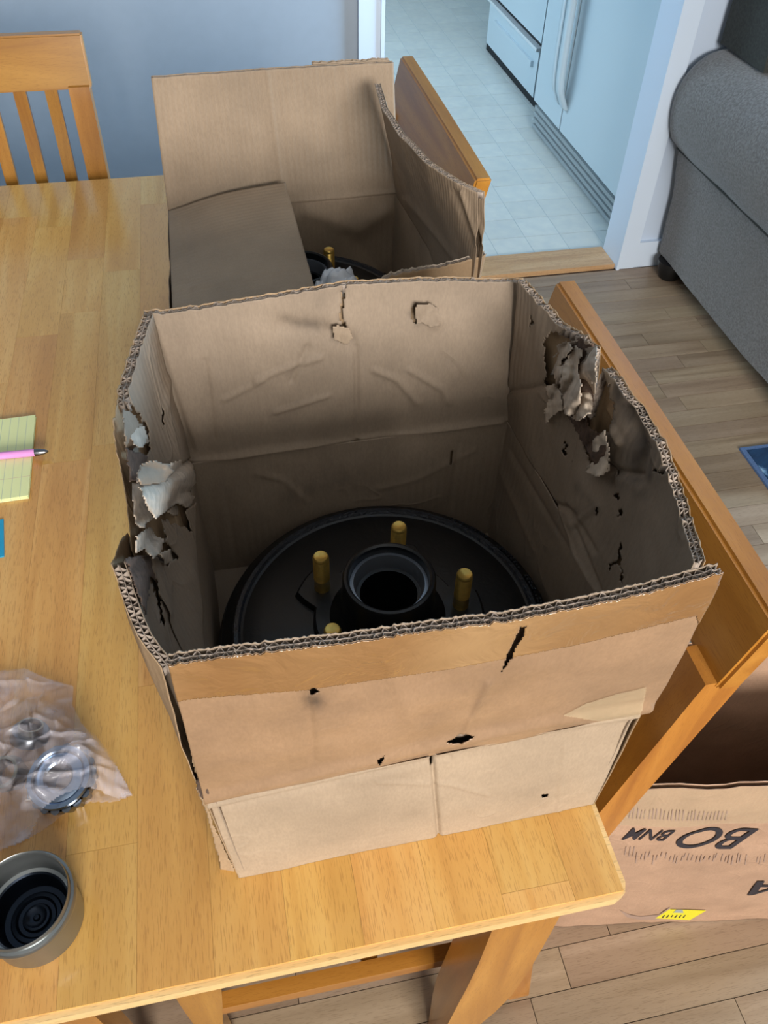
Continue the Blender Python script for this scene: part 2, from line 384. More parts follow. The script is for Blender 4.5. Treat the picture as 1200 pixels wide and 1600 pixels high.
for (yy, xx) in ((2.36, FX + .1), (3.2, FX + .1), (2.36, 1.98), (3.2, 1.98)):
    P('foot', xx - .02, xx + .02, yy - .015, yy + .015, 0.0005, .022, M_foot, fr)
SX = 1.355
st = empty('stove', (SX, 3.8, 0), 'white kitchen stove with a bottom drawer, standing past the refrigerator', 'stove')
P('body', SX + .012, 2.02, 3.33, 4.16, .006, .90, M_appg, st, .004); P('cooktop', SX + .01, 2.02, 3.34, 4.15, .9005, .925, M_appl, st, .004)
dr = P('drawer', SX, SX + .0115, 3.43, 4.13, .045, .222, M_appl, st, .004)
o = box('drawer_pull', SX - .012, SX + .004, 3.48, 4.02, .150, .172, M_appl, dr, .005, 3)
o = box('chrome_strip', SX - .014, SX + .0115, 3.43, 4.13, .2225, .234, plain('bright_strip', (236, 242, 246), .15, .4), dr, .002)
ov = P('oven_door', SX + .002, SX + .0115, 3.43, 4.13, .252, .80, M_appl, st, .003)
o = box('oven_window', SX + .0005, SX + .004, 3.50, 4.0, .40, .66, plain('oven_glass', (20, 24, 30), .08), ov)
o = box('door_handle', SX - .045, SX - .02, 3.42, 4.08, .735, .760, M_appl, ov, .008, 3)
for yy in (3.45, 4.05):
    o = box('handle_post', SX - .022, SX + .004, yy - .01, yy + .01, .738, .757, M_appl, ov, .002)


# ------------------------------------------------------------------ dining table
tb = empty('dining_table', (-.19, .75, 0), 'honey-coloured butcher-block dining table carrying both open boxes', 'table')
def TBp(o): o.parent = tb; o.matrix_parent_inverse = Matrix.Translation(-Vector(tb.location)); return o
TX0, TX1, TY0, TY1 = -.652, .221, .155, 1.352
SW = .05; xs = [.181 - SW * k for k in range(0, 22)]
xs = [TX1] + [x for x in xs if x > TX0 + .01] + [TX0]
fixed = {}
def joints(i, x1):
    key = round(x1, 3); ov = {.131: [], .181: [.173]}.get(key)
    js = []
    if abs(x1 - .181) < .002: js = [.173]
    if abs(x1 + .069) < .002: js = [.389, .83]
    if abs(x1 + .119) < .002: js = [.258, .70, 1.06]
    if abs(x1 + .169) < .002: js = [.68, .965, 1.10]
    if abs(x1 + .219) < .002: js = [.92, 1.2]
    if not js:
        y = TY0 + random.uniform(.15, .5)
        while y < TY1 - .1: js.append(y); y += random.uniform(.28, .55)
    elif max(js) < .9: js += [max(js) + .42]
    return js
for i in range(len(xs) - 1):
    a, b = xs[i + 1], xs[i]; ys = [TY0 + .004] + joints(i, b) + [TY1 - .004]
    for y0, y1 in zip(ys, ys[1:]):
        if i == 0: bb = b - .004
        else: bb = b
        aa = a + (.004 if i == len(xs) - 2 else 0)
        if y1 - y0 < .02: pass
        TBp(box('top_stave', aa + .00008, bb - .00008, y0 + .0001, y1 - .0001, .7375, .75, M_table, None, .00025, 1))
# rounded rim moulding around the top, then aprons
rim = prism('top_rim', [(TX0 + .012, TY0), (TX1 - .010, TY0), (TX1 - .003, TY0 + .003), (TX1, TY0 + .010), (TX1, TY1 - .012), (TX1 - .012, TY1), (TX0 + .012, TY1), (TX0, TY1 - .012), (TX0, TY0 + .012)], 'z', .7368, .7482, M_tedge, None, .0022, seg=3)
TBp(rim)
for n, a in (('apron', (TX0 + .1, TX1 - .075, TY0 + .075, TY0 + .095)), ('apron', (TX0 + .1, TX1 - .075, TY1 - .095, TY1 - .075))):
    TBp(box(n, a[0], a[1], a[2], a[3], .648, .7366, M_chair[0], None, .002))
for n, a in (('apron', (TX0 + .075, TX0 + .095, TY0 + .1, TY1 - .1)), ('apron', (TX1 - .095, TX1 - .075, TY0 + .1, TY1 - .1))):
    TBp(box(n, a[0], a[1], a[2], a[3], .648, .7366, M_chair[1], None, .002))
def table_leg(sx, sy, X, Y):
    # outline in x-z of a sabre leg, mirrored for the left legs
    pts = [(.146, .7366), (.146, .60), (.145, .50), (.142, .42), (.138, .34), (.134, .26), (.134, .18), (.137, .08), (.139, .0005), (.172, .0005), (.172, .08), (.173, .17), (.178, .22), (.190, .27), (.201, .34), (.206, .44), (.207, .56), (.206, .7366)]
    if sx < 0: pts = [(X - (p[0] - .174), p[1]) for p in pts][::-1]
    return TBp(prism('leg', pts, 'y', Y, Y + .05, M_chair[2], None, .003, True))
table_leg(1, 0, 0, .188); table_leg(1, 0, 0, TY1 - .058); table_leg(-1, 0, TX0 + .034, .188); table_leg(-1, 0, TX0 + .034, TY1 - .058)

# ------------------------------------------------------------------ chairs (local: +x = back, origin under the top rail)
def sweep(name, pts, wx, wy, mat, par, y=0.0, bevel=.003, wfun=None):
    P_ = spl([(p[0], p[1], 0) for p in pts], 4); L, R_ = [], []
    for i, p in enumerate(P_):
        a = P_[max(0, i - 1)]; b = P_[min(len(P_) - 1, i + 1)]; t = (b - a).normalized(); n = Vector((-t.y, t.x, 0))
        ww = (wfun(p.y) if wfun else wx) / 2
        L.append((p.x + n.x * ww, p.y + n.y * ww)); R_.append((p.x - n.x * ww, p.y - n.y * ww))
    L[0] = (L[0][0], P_[0].y); R_[0] = (R_[0][0], P_[0].y); L[-1] = (L[-1][0], P_[-1].y); R_[-1] = (R_[-1][0], P_[-1].y)
    return prism(name, L + R_[::-1], 'y', y - wy / 2, y + wy / 2, mat, par, bevel, True)
def make_chair(label, group):
    t = empty('dining_chair', (0, 0, 0), label, 'chair', group)
    for s in (-1, 1):
        sweep('back_post', [(-.032, .0005), (-.052, .16), (-.072, .34), (-.066, .48), (-.044, .64), (-.018, .80), (-.008, .862)], .033, .032, M_chair[2], t, s * .187, .003,
              lambda z: .033 + .008 * sm(.2, .4, z) * (1 - sm(.45, .7, z)) - .002)
        sweep('front_leg', [(-.452, .0005), (-.449, .18), (-.441, .34), (-.436, .428)], .036, .032, M_chair[2], t, s * .185, .003, lambda z: .026 + .022 * sm(.15, .40, z))
        box('side_stretcher', -.44, -.068, s * .185 - .009, s * .185 + .009, .232, .258, M_chair[0], t, .002)
        box('side_rail', -.43, -.07, s * .185 - .010, s * .185 + .010, .375, .43, M_chair[0], t, .002)
    box('front_rail', -.447, -.427, -.17, .17, .375, .43, M_chair[1], t, .002)
    box('cross_stretcher', -.26, -.24, -.176, .176, .235, .256, M_chair[1], t, .002)
    box('lower_back_rail', -.058, -.038, -.173, .173, .56, .60, M_chair[1], t, .003)
    prism('seat', [(-.46, -.205), (-.465, -.19), (-.465, .19), (-.46, .205), (-.09, .205), (-.085, .17), (-.055, .165), (-.055, -.165), (-.085, -.17), (-.09, -.205)], 'z', .4305, .452, M_chair[0], t, .006, seg=3)
    # top rail: slightly bowed plank
    vs, fs = [], []; nn = 12
    for k in range(nn + 1):
        y = -.206 + .412 * k / nn; bow = .001 * (1 - (2 * k / nn - 1) ** 2)
        for (x, z) in ((-.016, .856), (.004, .856), (.021, .930), (.001, .930)): vs.append((x + bow, y, z))
    for k in range(nn):
        for q in range(4): fs.append((k * 4 + q, k * 4 + (q + 1) % 4, k * 4 + 4 + (q + 1) % 4, k * 4 + 4 + q))
    fs += [(3, 2, 1, 0), tuple(range(nn * 4, nn * 4 + 4))]
    o = mesh('top_rail', vs, fs, M_chair[1], t)
    bm = bmesh.new(); bm.from_mesh(o.data); bmesh.ops.recalc_face_normals(bm, faces=bm.faces)
    es = [e for e in bm.edges if e.calc_face_angle(0) > .6]; bmesh.ops.bevel(bm, geom=es, offset=.0025, segments=2, affect='EDGES', clamp_overlap=True); bm.to_mesh(o.data); bm.free()
    for k in range(-3, 4):
        sweep('slat', [(-.048, .598), (-.036, .70), (-.016, .80), (-.008, .8565)], .010, .019, M_chair[2], t, k * .0475, .002)
    return t
ch = make_chair('honey wooden slat-back chair on the right, behind the torn near box', 'dining chairs')
ch.location = (.309, .449, 0)
def chair(loc, rz, label):
    c = copy_tree(ch); c.location = loc; c.rotation_euler = (0, 0, rz); c['label'] = label; return c
chair((.291, 1.083, 0), 0, 'honey wooden slat-back chair behind the far open box, by the doorway')
chair((-.380, 1.450, 0), math.pi / 2, 'honey wooden slat-back chair at the far end of the table, against the blue-grey wall')
chair((-.700, .449, 0), math.pi, 'dining chair pushed in from the left, only its legs showing under the near table edge')

# ------------------------------------------------------------------ cardboard
def fbm(p, s, seed=0): return noise.fractal(Vector((p[0] * s + seed, p[1] * s, p[2] * s)), 1.0, 2.0, 4)
def inpoly(pts, poly):
    x, y = pts[:, 0], pts[:, 1]; ins = np.zeros(len(pts), bool); n = len(poly)
    for i in range(n):
        x0, y0 = poly[i]; x1, y1 = poly[(i + 1) % n]
        c = ((y0 > y) != (y1 > y)); 
        with np.errstate(divide='ignore', invalid='ignore'): xx = (x1 - x0) * (y - y0) / (y1 - y0) + x0
        ins ^= c & (x < xx)
    return ins
def dline(pts, line):
    best = np.full(len(pts), 1e9)
    for (a, b) in zip(line, line[1:]):
        a = np.array(a, float); b = np.array(b, float); ab = b - a; t = np.clip(((pts - a) @ ab) / (ab @ ab), 0, 1)
        best = np.minimum(best, np.hypot(*(pts - (a + t[:, None] * ab)).T))
    return best
def lerp3(p, x): return np.array([interp(x, [(a, b[i]) for a, b in p]) for i in range(3)])
class Panel:
    """double-walled sheet between a bottom edge curve and a top edge curve; v runs up. n points to the outside."""
    def __init__(s, bottom, top, n, t=.0055, nu=160, nv=90, bulge=None, jag=.0006, seed=0, crump=.0010):
        s.t = t; s.nu, s.nv = nu, nv; n = np.array(n, float)
        U = np.linspace(0, 1, nu + 1); V = np.linspace(0, 1, nv + 1)
        B = np.array([lerp3(bottom, u) for u in U]); T = np.array([lerp3(top, u) for u in U])
        for i in range(nu + 1):
            j = jag * noise.fractal(Vector((i * .22 + seed, seed, 0)), 1, 2, 5); dirn = T[i] - B[i]; T[i] += dirn / (np.linalg.norm(dirn) + 1e-9) * j
        Pm = B[:, None, :] * (1 - V[None, :, None]) + T[:, None, :] * V[None, :, None]
        if bulge is not None:
            for i, u in enumerate(U):
                for j, v in enumerate(V): Pm[i, j] += n * bulge(u, v)
        for i in range(nu + 1):
            for j in range(nv + 1):
                p = Pm[i, j]; Pm[i, j] = p + n * crump * noise.fractal(Vector((p[0] * 14 + seed, p[1] * 14, p[2] * 14)), 1, 2, 3)
        s.P = Pm; s.n = n; s.U, s.V = U, V
        s.w = np.linalg.norm(B[-1] - B[0])
    def ridges(s, lst):
        flat = topx(s.P.reshape(-1, 3)); add = np.zeros(len(flat))
        for line, wd, amp in lst: add += amp * np.exp(-(dline(flat, line) / wd) ** 2)
        s.P = s.P + (add[:, None] * s.n[None]).reshape(s.P.shape); return s
    def sheet(s, name, side, mat, parent, cuts=(), thick=.0005, extra=0.0, vr=(0, 1), region=None, jagcut=.0, stains=()):
        nu, nv = s.nu, s.nv; off = (s.t / 2) * side + extra * side
        Q = s.P + s.n * off; j0, j1 = int(vr[0] * nv), int(vr[1] * nv)
        idx = np.arange((nu + 1) * (nv + 1)).reshape(nu + 1, nv + 1)
        f = np.stack([idx[:-1, j0:j1], idx[1:, j0:j1], idx[1:, j0 + 1:j1 + 1], idx[:-1, j0 + 1:j1 + 1]], -1).reshape(-1, 4)
        V = Q.reshape(-1, 3); cc = V[f].mean(1); px = topx(cc)
        if jagcut: px = px + np.array([[noise.noise(Vector((a * .12, b * .12, 3))), noise.noise(Vector((a * .12, b * .12, 9)))] for a, b in px]) * jagcut
        keep = np.ones(len(f), bool)
        for poly in cuts: keep &= ~inpoly(px, poly)
        if region is not None: keep &= inpoly(px, region)
        f = f[keep]
        used = np.unique(f); mp = -np.ones(len(V), int); mp[used] = np.arange(len(used)); V2 = V[used]; f = mp[f]
        uu = np.repeat(s.U * s.w, nv + 1); vv = np.tile(s.V, nu + 1) * .15
        uv = np.stack([uu, vv], -1)[used]
        o = mesh(name, V2, f.tolist(), mat, parent, True, uv)
        if stains:
            fp = topx(V2); sv = np.zeros(len(fp))
            for line, wd, amp in stains: sv = np.maximum(sv, amp * np.exp(-(dline(fp, line) / wd) ** 2))
            at_ = o.data.attributes.new('stain', 'FLOAT', 'POINT'); at_.data.foreach_set('value', sv.astype(np.float32))
        if thick:
            md = o.modifiers.new('solid', 'SOLIDIFY'); md.thickness = thick; md.offset = 0
        return o
    def flutes(s, parent, u0=0, u1=1, depth=.006, pitch=.0058, double=True, drop=.0004, side_v=None):
        """corrugated medium seen at the free edge: two zigzag sheets and a middle liner"""
        T = s.P[:, -1]; Dn = s.P[:, -4] - s.P[:, -1]; Dn /= np.linalg.norm(Dn, axis=1)[:, None] + 1e-9
        seg = np.linalg.norm(np.diff(T, axis=0), axis=1); L = np.concatenate([[0], np.cumsum(seg)])
        tot = L[-1]; vs, fs = [], []
        def at(l):
            return np.array([np.interp(l, L, T[:, k]) for k in range(3)]), np.array([np.interp(l, L, Dn[:, k]) for k in range(3)])
        layers = [(-.5, 0), (0, .5)] if double else [(-.5, .5)]
        for li, (a, b) in enumerate(layers):
            m = int((u1 - u0) * tot / (pitch / 8)); base = len(vs)
            for k in range(m + 1):
                l = u0 * tot + (u1 - u0) * tot * k / m; p, dn = at(l)
                ph = l / (pitch * (1 if li == 0 else .8)) * 2 * math.pi + li * 1.3 + .8 * noise.noise(Vector((l * 60, li, 0)))
                o_ = (a + b) / 2 + (b - a) / 2 * math.sin(ph) * .93
                q = p + s.n * o_ * s.t + dn * (drop + .0012 * (noise.noise(Vector((l * 180, li * 5, 2))) + .4)); vs += [q, q + dn * depth]
            fs += [(base + 2 * k, base + 2 * k + 1, base + 2 * k + 3, base + 2 * k + 2) for k in range(m)]
        if double:
            base = len(vs); m = int((u1 - u0) * tot / .003)
            for k in range(m + 1):
                l = u0 * tot + (u1 - u0) * tot * k / m; p, dn = at(l); q = p + dn * .0005; vs += [q, q + dn * depth]
            fs += [(base + 2 * k, base + 2 * k + 1, base + 2 * k + 3, base + 2 * k + 2) for k in range(m)]
        o = mesh('fluting', vs, fs, M_flute, parent, True); md = o.modifiers.new('solid', 'SOLIDIFY'); md.thickness = .00035; md.offset = 0; return o
def scrap(name, poly, plane, mat, parent, lift=.004, crumple=.004, step=3.0, curl=None, seed=0, jag=2.5):
    """torn scrap of liner paper lying against a panel plane ((point), (outward normal)); poly traced in picture units then set on the plane"""
    Pp, n = Vector(plane[0]), Vector(plane[1]).normalized()
    xs_ = [p[0] for p in poly]; ys_ = [p[1] for p in poly]; gx = np.arange(min(xs_) - step, max(xs_) + step, step); gy = np.arange(min(ys_) - step, max(ys_) + step, step)
    idm = {}; vs = []; fs = []
    cx, cy = np.meshgrid((gx[:-1] + gx[1:]) / 2, (gy[:-1] + gy[1:]) / 2, indexing='ij'); pts = np.stack([cx.ravel(), cy.ravel()], -1)
    pts = pts + np.array([[noise.noise(Vector((a * .15, b * .15, seed))), noise.noise(Vector((a * .15, b * .15, seed + 7)))] for a, b in pts]) * jag
    ins = inpoly(pts, poly).reshape(cx.shape)
    def V(i, j):
        if (i, j) not in idm:
            a, b = gx[i], gy[j]; l = lift + crumple * (.8 * noise.noise(Vector((a * .017, b * .014, seed))) + .9 * (abs(noise.noise(Vector((a * .022 + b * .014, b * .012 - a * .008, seed + 3)))) * 2 - .4) + .14 * noise.noise(Vector((a * .11, b * .11, seed))))
            if curl: l += curl(a, b)
            idm[(i, j)] = len(vs); vs.append(onplane(a, b, Pp - n * l, n))
        return idm[(i, j)]
    for i in range(ins.shape[0]):
        for j in range(ins.shape[1]):
            if ins[i, j]: fs.append((V(i, j), V(i + 1, j), V(i + 1, j + 1), V(i, j + 1)))
    o = mesh(name, vs, fs, mat, parent, True); md = o.modifiers.new('solid', 'SOLIDIFY'); md.thickness = .0004; md.offset = 0; return o

TZ = .7503
b1 = empty('cardboard_box', (.083, .36, TZ), 'large open battered cardboard box in front, holding the black brake drum', 'box')
def B1(o): o.parent = b1; o.matrix_parent_inverse = Matrix.Translation(-Vector(b1.location)); return o
def sub(o, par, root):
    o.parent = par
    if par is root: o.matrix_parent_inverse = Matrix.Translation(-Vector(root.location))
    return o
X0, X1, Y0, Y1 = -.0545, .2205, .2190, .5035    # outer faces
t2 = .00275; zc = .892
# --- front wall and flap
crL, crR = ony(318, 1243, .223), ony(988, 1108, .223)
fw = Panel([(0, (X0 + .006, Y0 + t2, TZ)), (1, (X1 - .002, Y0 + t2 + .003, TZ))], [(0, (X0, Y0 + t2 + .004, crL.z)), (1, (X1 - .003, Y0 + t2 + .004, crR.z))], (0, -1, 0), nu=300, nv=150, jag=0, bulge=lambda u, v: .0015 * math.sin(math.pi * u) * math.sin(math.pi * v), crump=.0012)
fw.ridges([([(316, 1246), (420, 1222), (560, 1190), (690, 1160), (840, 1128), (1000, 1103)], 8, .0045), ([(673, 1165), (678, 1230), (684, 1300)], 3.5, -.0028), ([(316, 1262), (560, 1206), (700, 1176)], 5, -.0015), ([(590, 1215), (700, 1218), (760, 1235)], 4, .0008), ([(880, 1160), (870, 1260)], 4, .0006)])
cuts = [[(699, 1155), (720, 1146), (738, 1150), (720, 1160)], [(773, 1148), (800, 1138), (806, 1146), (785, 1156)], [(845, 1241), (857, 1240), (856, 1245), (847, 1247)], [(670, 1163), (677, 1163), (676, 1176), (673, 1198), (671, 1190)]]
wall = B1(fw.sheet('wall', 1, M_cardw, None, cuts[:3] + [cuts[3]])); sub(fw.sheet('inner_liner', -1, M_card, None), wall, b1)
tl = [(0, ony(263, 1040, .201)), (.3, ony(500, 1008, .200)), (.62, ony(760, 975, .201)), (.86, ony(985, 930, .201)), (1, ony(1130, 892, .200))]
ff = Panel([(0, (X0, Y0 + t2 + .001, crL.z - .002)), (1, (X1 + .004, Y0 + t2 + .001, crR.z - .002))], [(a, (p.x, p.y + t2, p.z)) for a, p in tl], (0, -1, 0), nu=340, nv=170, jag=.0022, seed=4, bulge=lambda u, v: .002 * math.sin(math.pi * v), crump=.0016)
ff.ridges([([(316, 1240), (420, 1216), (560, 1184), (690, 1154), (840, 1122), (1010, 1097)], 7, .0035), ([(720, 1145), (760, 1060)], 5, .0012), ([(480, 1075), (490, 1180)], 6, -.0008), ([(600, 1010), (640, 1120)], 14, .0010)])
crack = [(812, 980), (822, 978), (818, 995), (806, 1012), (800, 1028), (786, 1048), (783, 1052), (792, 1022), (804, 998)]
hole = [(482, 1078), (492, 1074), (500, 1080), (488, 1086)]
tear1 = [(695, 1160), (720, 1146), (742, 1150), (722, 1162)]
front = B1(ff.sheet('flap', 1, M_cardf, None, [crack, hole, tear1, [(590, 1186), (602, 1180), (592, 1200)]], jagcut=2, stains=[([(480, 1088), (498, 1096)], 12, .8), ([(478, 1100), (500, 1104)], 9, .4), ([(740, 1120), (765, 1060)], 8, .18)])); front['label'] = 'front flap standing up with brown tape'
fi = sub(ff.sheet('inner_liner', -1, M_card, None), front, b1); sub(ff.flutes(None, depth=.008), front, b1)
tp = sub(ff.sheet('packing_tape', 1, M_tape, None, [crack, hole], thick=.0002, extra=.0007, region=[(258, 1020), (1140, 870), (1118, 925), (1095, 985), (1088, 962), (900, 1008), (700, 1046), (480, 1078), (300, 1092), (262, 1100)]), front, b1)
tp['label'] = 'glossy brown packing tape along the rim'
sub(ff.sheet('clear_tape', 1, M_clear, None, [], thick=0, extra=.0012, region=[(880, 1118), (915, 1100), (960, 1086), (1010, 1074), (1006, 1100), (1000, 1120), (940, 1128)]), front, b1)
# --- back wall and flap
bcL, bcR = ony(303, 722, Y1 - .0055), ony(784, 660, Y1 - .0055)
bw = Panel([(0, (X0, Y1 - t2, TZ)), (1, (X1, Y1 - t2, TZ))], [(0, (X0, Y1 - t2, bcL.z)), (1, (X1, Y1 - t2, bcR.z))], (0, 1, 0), jag=0, nu=170, nv=90)
bw.ridges([([(400, 735), (440, 745), (480, 780)], 5, -.0012), ([(590, 760), (650, 745), (740, 700)], 5, -.0010), ([(330, 760), (345, 860)], 5, .001), ([(352, 760), (368, 860)], 5, .001), ([(716, 690), (700, 790)], 4, .001)])
wallb = B1(bw.sheet('wall', 1, M_cardo, None)); sub(bw.sheet('inner_liner', -1, M_card, None, [[(704, 708), (708, 700), (707, 722), (703, 728)]], stains=[([(450, 780), (520, 740), (560, 750)], 20, .3)]), wallb, b1)
tb_ = [(0, ony(224, 489, .508)), (.07, ony(262, 487, .509)), (.3, ony(400, 464, .509)), (.52, ony(540, 441, .508)), (.75, ony(690, 436, .508)), (1, ony(820, 438, .505))]
bf = Panel([(0, (X0 + .001, Y1 - t2 + .0015, bcL.z)), (1, (X1, Y1 - t2 + .0015, bcR.z))], [(a, tuple(p)) for a, p in tb_], (0, 1, 0), nu=200, nv=100, jag=.0012, seed=9, crump=.0018)
bf.ridges([([(306, 722), (420, 702), (545, 690), (700, 666), (782, 658)], 7, -0.0037), ([(556, 540), (556, 690)], 4, 0.0020), ([(440, 505), (500, 512), (545, 530)], 14, 0.0027), ([(400, 590), (450, 570), (500, 555)], 5, -0.0017), ([(350, 620), (410, 590)], 5, -0.0014), ([(430, 640), (510, 615)], 4, -0.0017), ([(585, 575), (620, 590), (650, 625)], 5, -0.0020), ([(640, 575), (690, 605), (700, 625)], 5, -0.0019), ([(455, 590), (470, 560), (480, 540)], 5, 0.0017), ([(240, 520), (300, 700)], 6, 0.0024), ([(320, 560), (335, 680)], 5, 0.0014), ([(665, 490), (680, 500)], 10, -0.0026)])
ck = [(535, 443), (541, 443), (538, 470), (536, 500), (541, 512), (540, 530), (535, 528), (536, 512), (531, 500), (533, 470)]
hb = [(643, 480), (650, 475), (655, 480), (650, 492), (652, 505), (645, 506), (641, 492)]
back = B1(bf.sheet('flap', 1, M_cardo, None, [[(535, 443), (540, 443), (538, 470), (534, 470)]])); back['label'] = 'back flap standing up, punctured'
sub(bf.sheet('inner_liner', -1, M_card, None, [ck, hb], jagcut=2, stains=[([(445, 500), (500, 508), (530, 505)], 9, .45), ([(520, 530), (552, 528)], 6, .4), ([(540, 445), (500, 470)], 14, .2), ([(640, 490), (650, 508)], 5, .6)]), back, b1); sub(bf.flutes(None, depth=.006, drop=.0002), back, b1)
pb = (ony(600, 500, Y1 - .0035), (0, 1, 0))
sub(scrap('torn_liner', [(650, 478), (672, 474), (684, 482), (690, 508), (672, 512), (660, 504), (652, 506), (649, 492)], pb, M_card, None, .002, .003, 2, None, 3, 1.5), back, b1)
sub(scrap('torn_liner', [(520, 508), (545, 512), (552, 528), (540, 540), (522, 530)], pb, M_card2, None, .0015, .003, 2, None, 5, 1.5), back, b1)
# --- left wall and flap (n = -x). u runs from back (0) to front (1)
lw = Panel([(0, (X0 + t2, Y1, TZ)), (1, (X0 + t2 + .006, Y0, TZ))], [(0, (X0 + t2 - .001, Y1, bcL.z)), (1, (X0 + t2, Y0, crL.z))], (-1, 0, 0), jag=0, nu=150, nv=80, bulge=lambda u, v: .004 * math.sin(math.pi * u) * v)
wl = B1(lw.sheet('wall', 1, M_cardo, None)); sub(lw.sheet('inner_liner', -1, M_card, None), wl, b1)
def L(px, py, X): p = onx(px, py, X); return tuple(p)
tL = [(0, L(229, 492, -.0590)), (.18, L(212, 545, -.066)), (.30, L(194, 610, -.072)), (.40, L(190, 655, -.073)), (.50, L(194, 705, -.073)), (.60, L(203, 752, -.0715)), (.70, L(207, 800, -.0715)), (.735, L(212, 850, -.0715)), (.76, L(212, 858, -.0715)), (.775, L(205, 828, -.0745)), (.83, L(178, 880, -.0755)), (.88, L(193, 925, -.072)), (.94, L(222, 990, -.064)), (1, L(260, 1042, -.0545))]
lf = Panel([(0, (X0 + t2 - .001, Y1 - .002, bcL.z)), (1, (X0 + t2 - .001, Y0 + .003, crL.z))], tL, (-1, 0, 0), t=.0065, nu=220, nv=110, jag=.0020, seed=21, bulge=lambda u, v: .004 * math.sin(math.pi * u) * math.sin(math.pi * v), crump=.0025)
lf.ridges([([(262, 545), (252, 640)], 5, -.0016), ([(235, 880), (255, 960)], 6, -.0015), ([(300, 560), (310, 680)], 6, .001)])
peel = [(188, 625), (198, 618), (212, 640), (232, 668), (236, 700), (222, 730), (240, 735), (300, 715), (314, 780), (290, 800), (300, 830), (252, 812), (262, 850), (280, 870), (262, 885), (240, 870), (215, 870), (200, 880), (185, 860), (195, 760)]
ck1 = [(236, 880), (243, 900), (250, 930), (258, 978), (252, 970), (243, 930), (232, 895)]
left = B1(lf.sheet('flap', 1, M_cardo, None, [])); left['label'] = 'left flap, torn and peeling'
sub(lf.sheet('inner_liner', -1, M_card, None, [peel, ck1, [(252, 655), (254, 635), (256, 640), (255, 672)]], jagcut=5), left, b1)
sub(lf.flutes(None, 0, .30, depth=.006), left, b1); sub(lf.flutes(None, .82, 1, depth=.006), left, b1)
pl = (Vector((-.0645, .35, 1.0)), (-1, 0, 0))
for poly, mt, lift, cr, sd in (
    ([(192, 640), (205, 645), (222, 665), (232, 690), (215, 700), (225, 725), (205, 735), (196, 700)], M_card, -.001, .003, 1),
    ([(204, 676), (224, 664), (232, 684), (222, 700), (208, 694)], M_torn, .002, .003, 31),
    ([(196, 700), (240, 715), (236, 745), (204, 752)], M_gap, -.002, .002, 12),
    ([(218, 728), (232, 722), (262, 724), (285, 718), (300, 714), (306, 750), (314, 785), (296, 795), (276, 786), (262, 797), (243, 812), (232, 795), (222, 770), (214, 750)], M_torn, .013, .006, 2),
    ([(215, 742), (222, 726), (236, 720), (262, 724), (272, 738), (258, 752), (234, 758), (218, 756)], M_card, .020, .006, 8),
    ([(207, 752), (222, 758), (236, 785), (238, 810), (222, 826), (210, 815)], M_torn, -.001, .003, 5),
    ([(262, 797), (276, 790), (300, 798), (306, 812), (290, 808), (270, 806)], M_torn, .003, .004, 15),
    ([(213, 838), (236, 822), (243, 838), (256, 842), (252, 862), (240, 873), (226, 858), (212, 862)], M_torn, .002, .006, 6),
    ([(196, 872), (240, 866), (272, 880), (268, 905), (250, 915), (235, 900), (228, 960), (205, 900)], M_gap, -.001, .004, 16),
    ([(250, 862), (268, 858), (272, 876), (258, 882)], M_torn, .003, .004, 7)):
    sub(scrap('torn_liner', poly, pl, mt, None, lift, cr, 2.2, None, sd), left, b1)
# --- right wall and flap (n = +x)
rw = Panel([(0, (X1 - t2, Y1, TZ)), (1, (X1 - t2, Y0 + .004, TZ))], [(0, (X1 - t2 + .001, Y1, bcR.z)), (1, (X1 - t2, Y0 + .002, crR.z))], (1, 0, 0), jag=0, nu=150, nv=80, bulge=lambda u, v: .010 * math.sin(math.pi * u) * (.35 + .65 * v))
rw.ridges([([(800, 700), (860, 800), (920, 900)], 4, .001), ([(780, 720), (840, 860)], 4, -.001)])
wr = B1(rw.sheet('wall', 1, M_cardo, None)); sub(rw.sheet('inner_liner', -1, M_card, None), wr, b1)
tR = [(0, L(816, 438, .2060)), (.10, L(838, 462, .2105)), (.20, L(875, 505, .2175)), (.335, L(915, 525, .227)), (.375, L(932, 545, .228)), (.385, L(926, 600, .228)), (.395, L(912, 645, .228)), (.405, L(921, 655, .228)), (.415, L(934, 610, .228)), (.432, L(948, 573, .229)), (.47, L(968, 590, .2305)), (.55, L(1000, 640, .232)), (.66, L(1035, 692, .2325)), (.78, L(1055, 760, .2300)), (.90, L(1075, 825, .2240)), (1, L(1094, 878, .2160))]
rf = Panel([(0, (X1 - t2 + .001, Y1 - .002, bcR.z)), (1, (X1 - t2 + .001, Y0 + .008, crR.z))], tR, (1, 0, 0), t=.006, nu=240, nv=110, jag=.0022, seed=33, bulge=lambda u, v: .009 * math.sin(math.pi * u) * (1 - v) + .003 * math.sin(math.pi * v) * math.sin(math.pi * u), crump=.0030)
rf.ridges([([(782, 662), (860, 780), (940, 940)], 5, -0.0040), ([(800, 610), (870, 600)], 5, 0.0024), ([(820, 760), (900, 800), (935, 860)], 5, 0.0016), ([(890, 790), (960, 960)], 4, 0.0016), ([(900, 820), (940, 790)], 5, -0.0016), ([(985, 640), (1010, 700), (1000, 740)], 12, 0.0048), ([(950, 640), (975, 690)], 5, -0.0032), ([(930, 720), (1000, 745)], 7, 0.0032)])
pr = [(850, 525), (900, 510), (935, 545), (960, 640), (945, 700), (950, 738), (930, 742), (912, 700), (900, 655), (880, 640), (862, 620), (852, 600)]
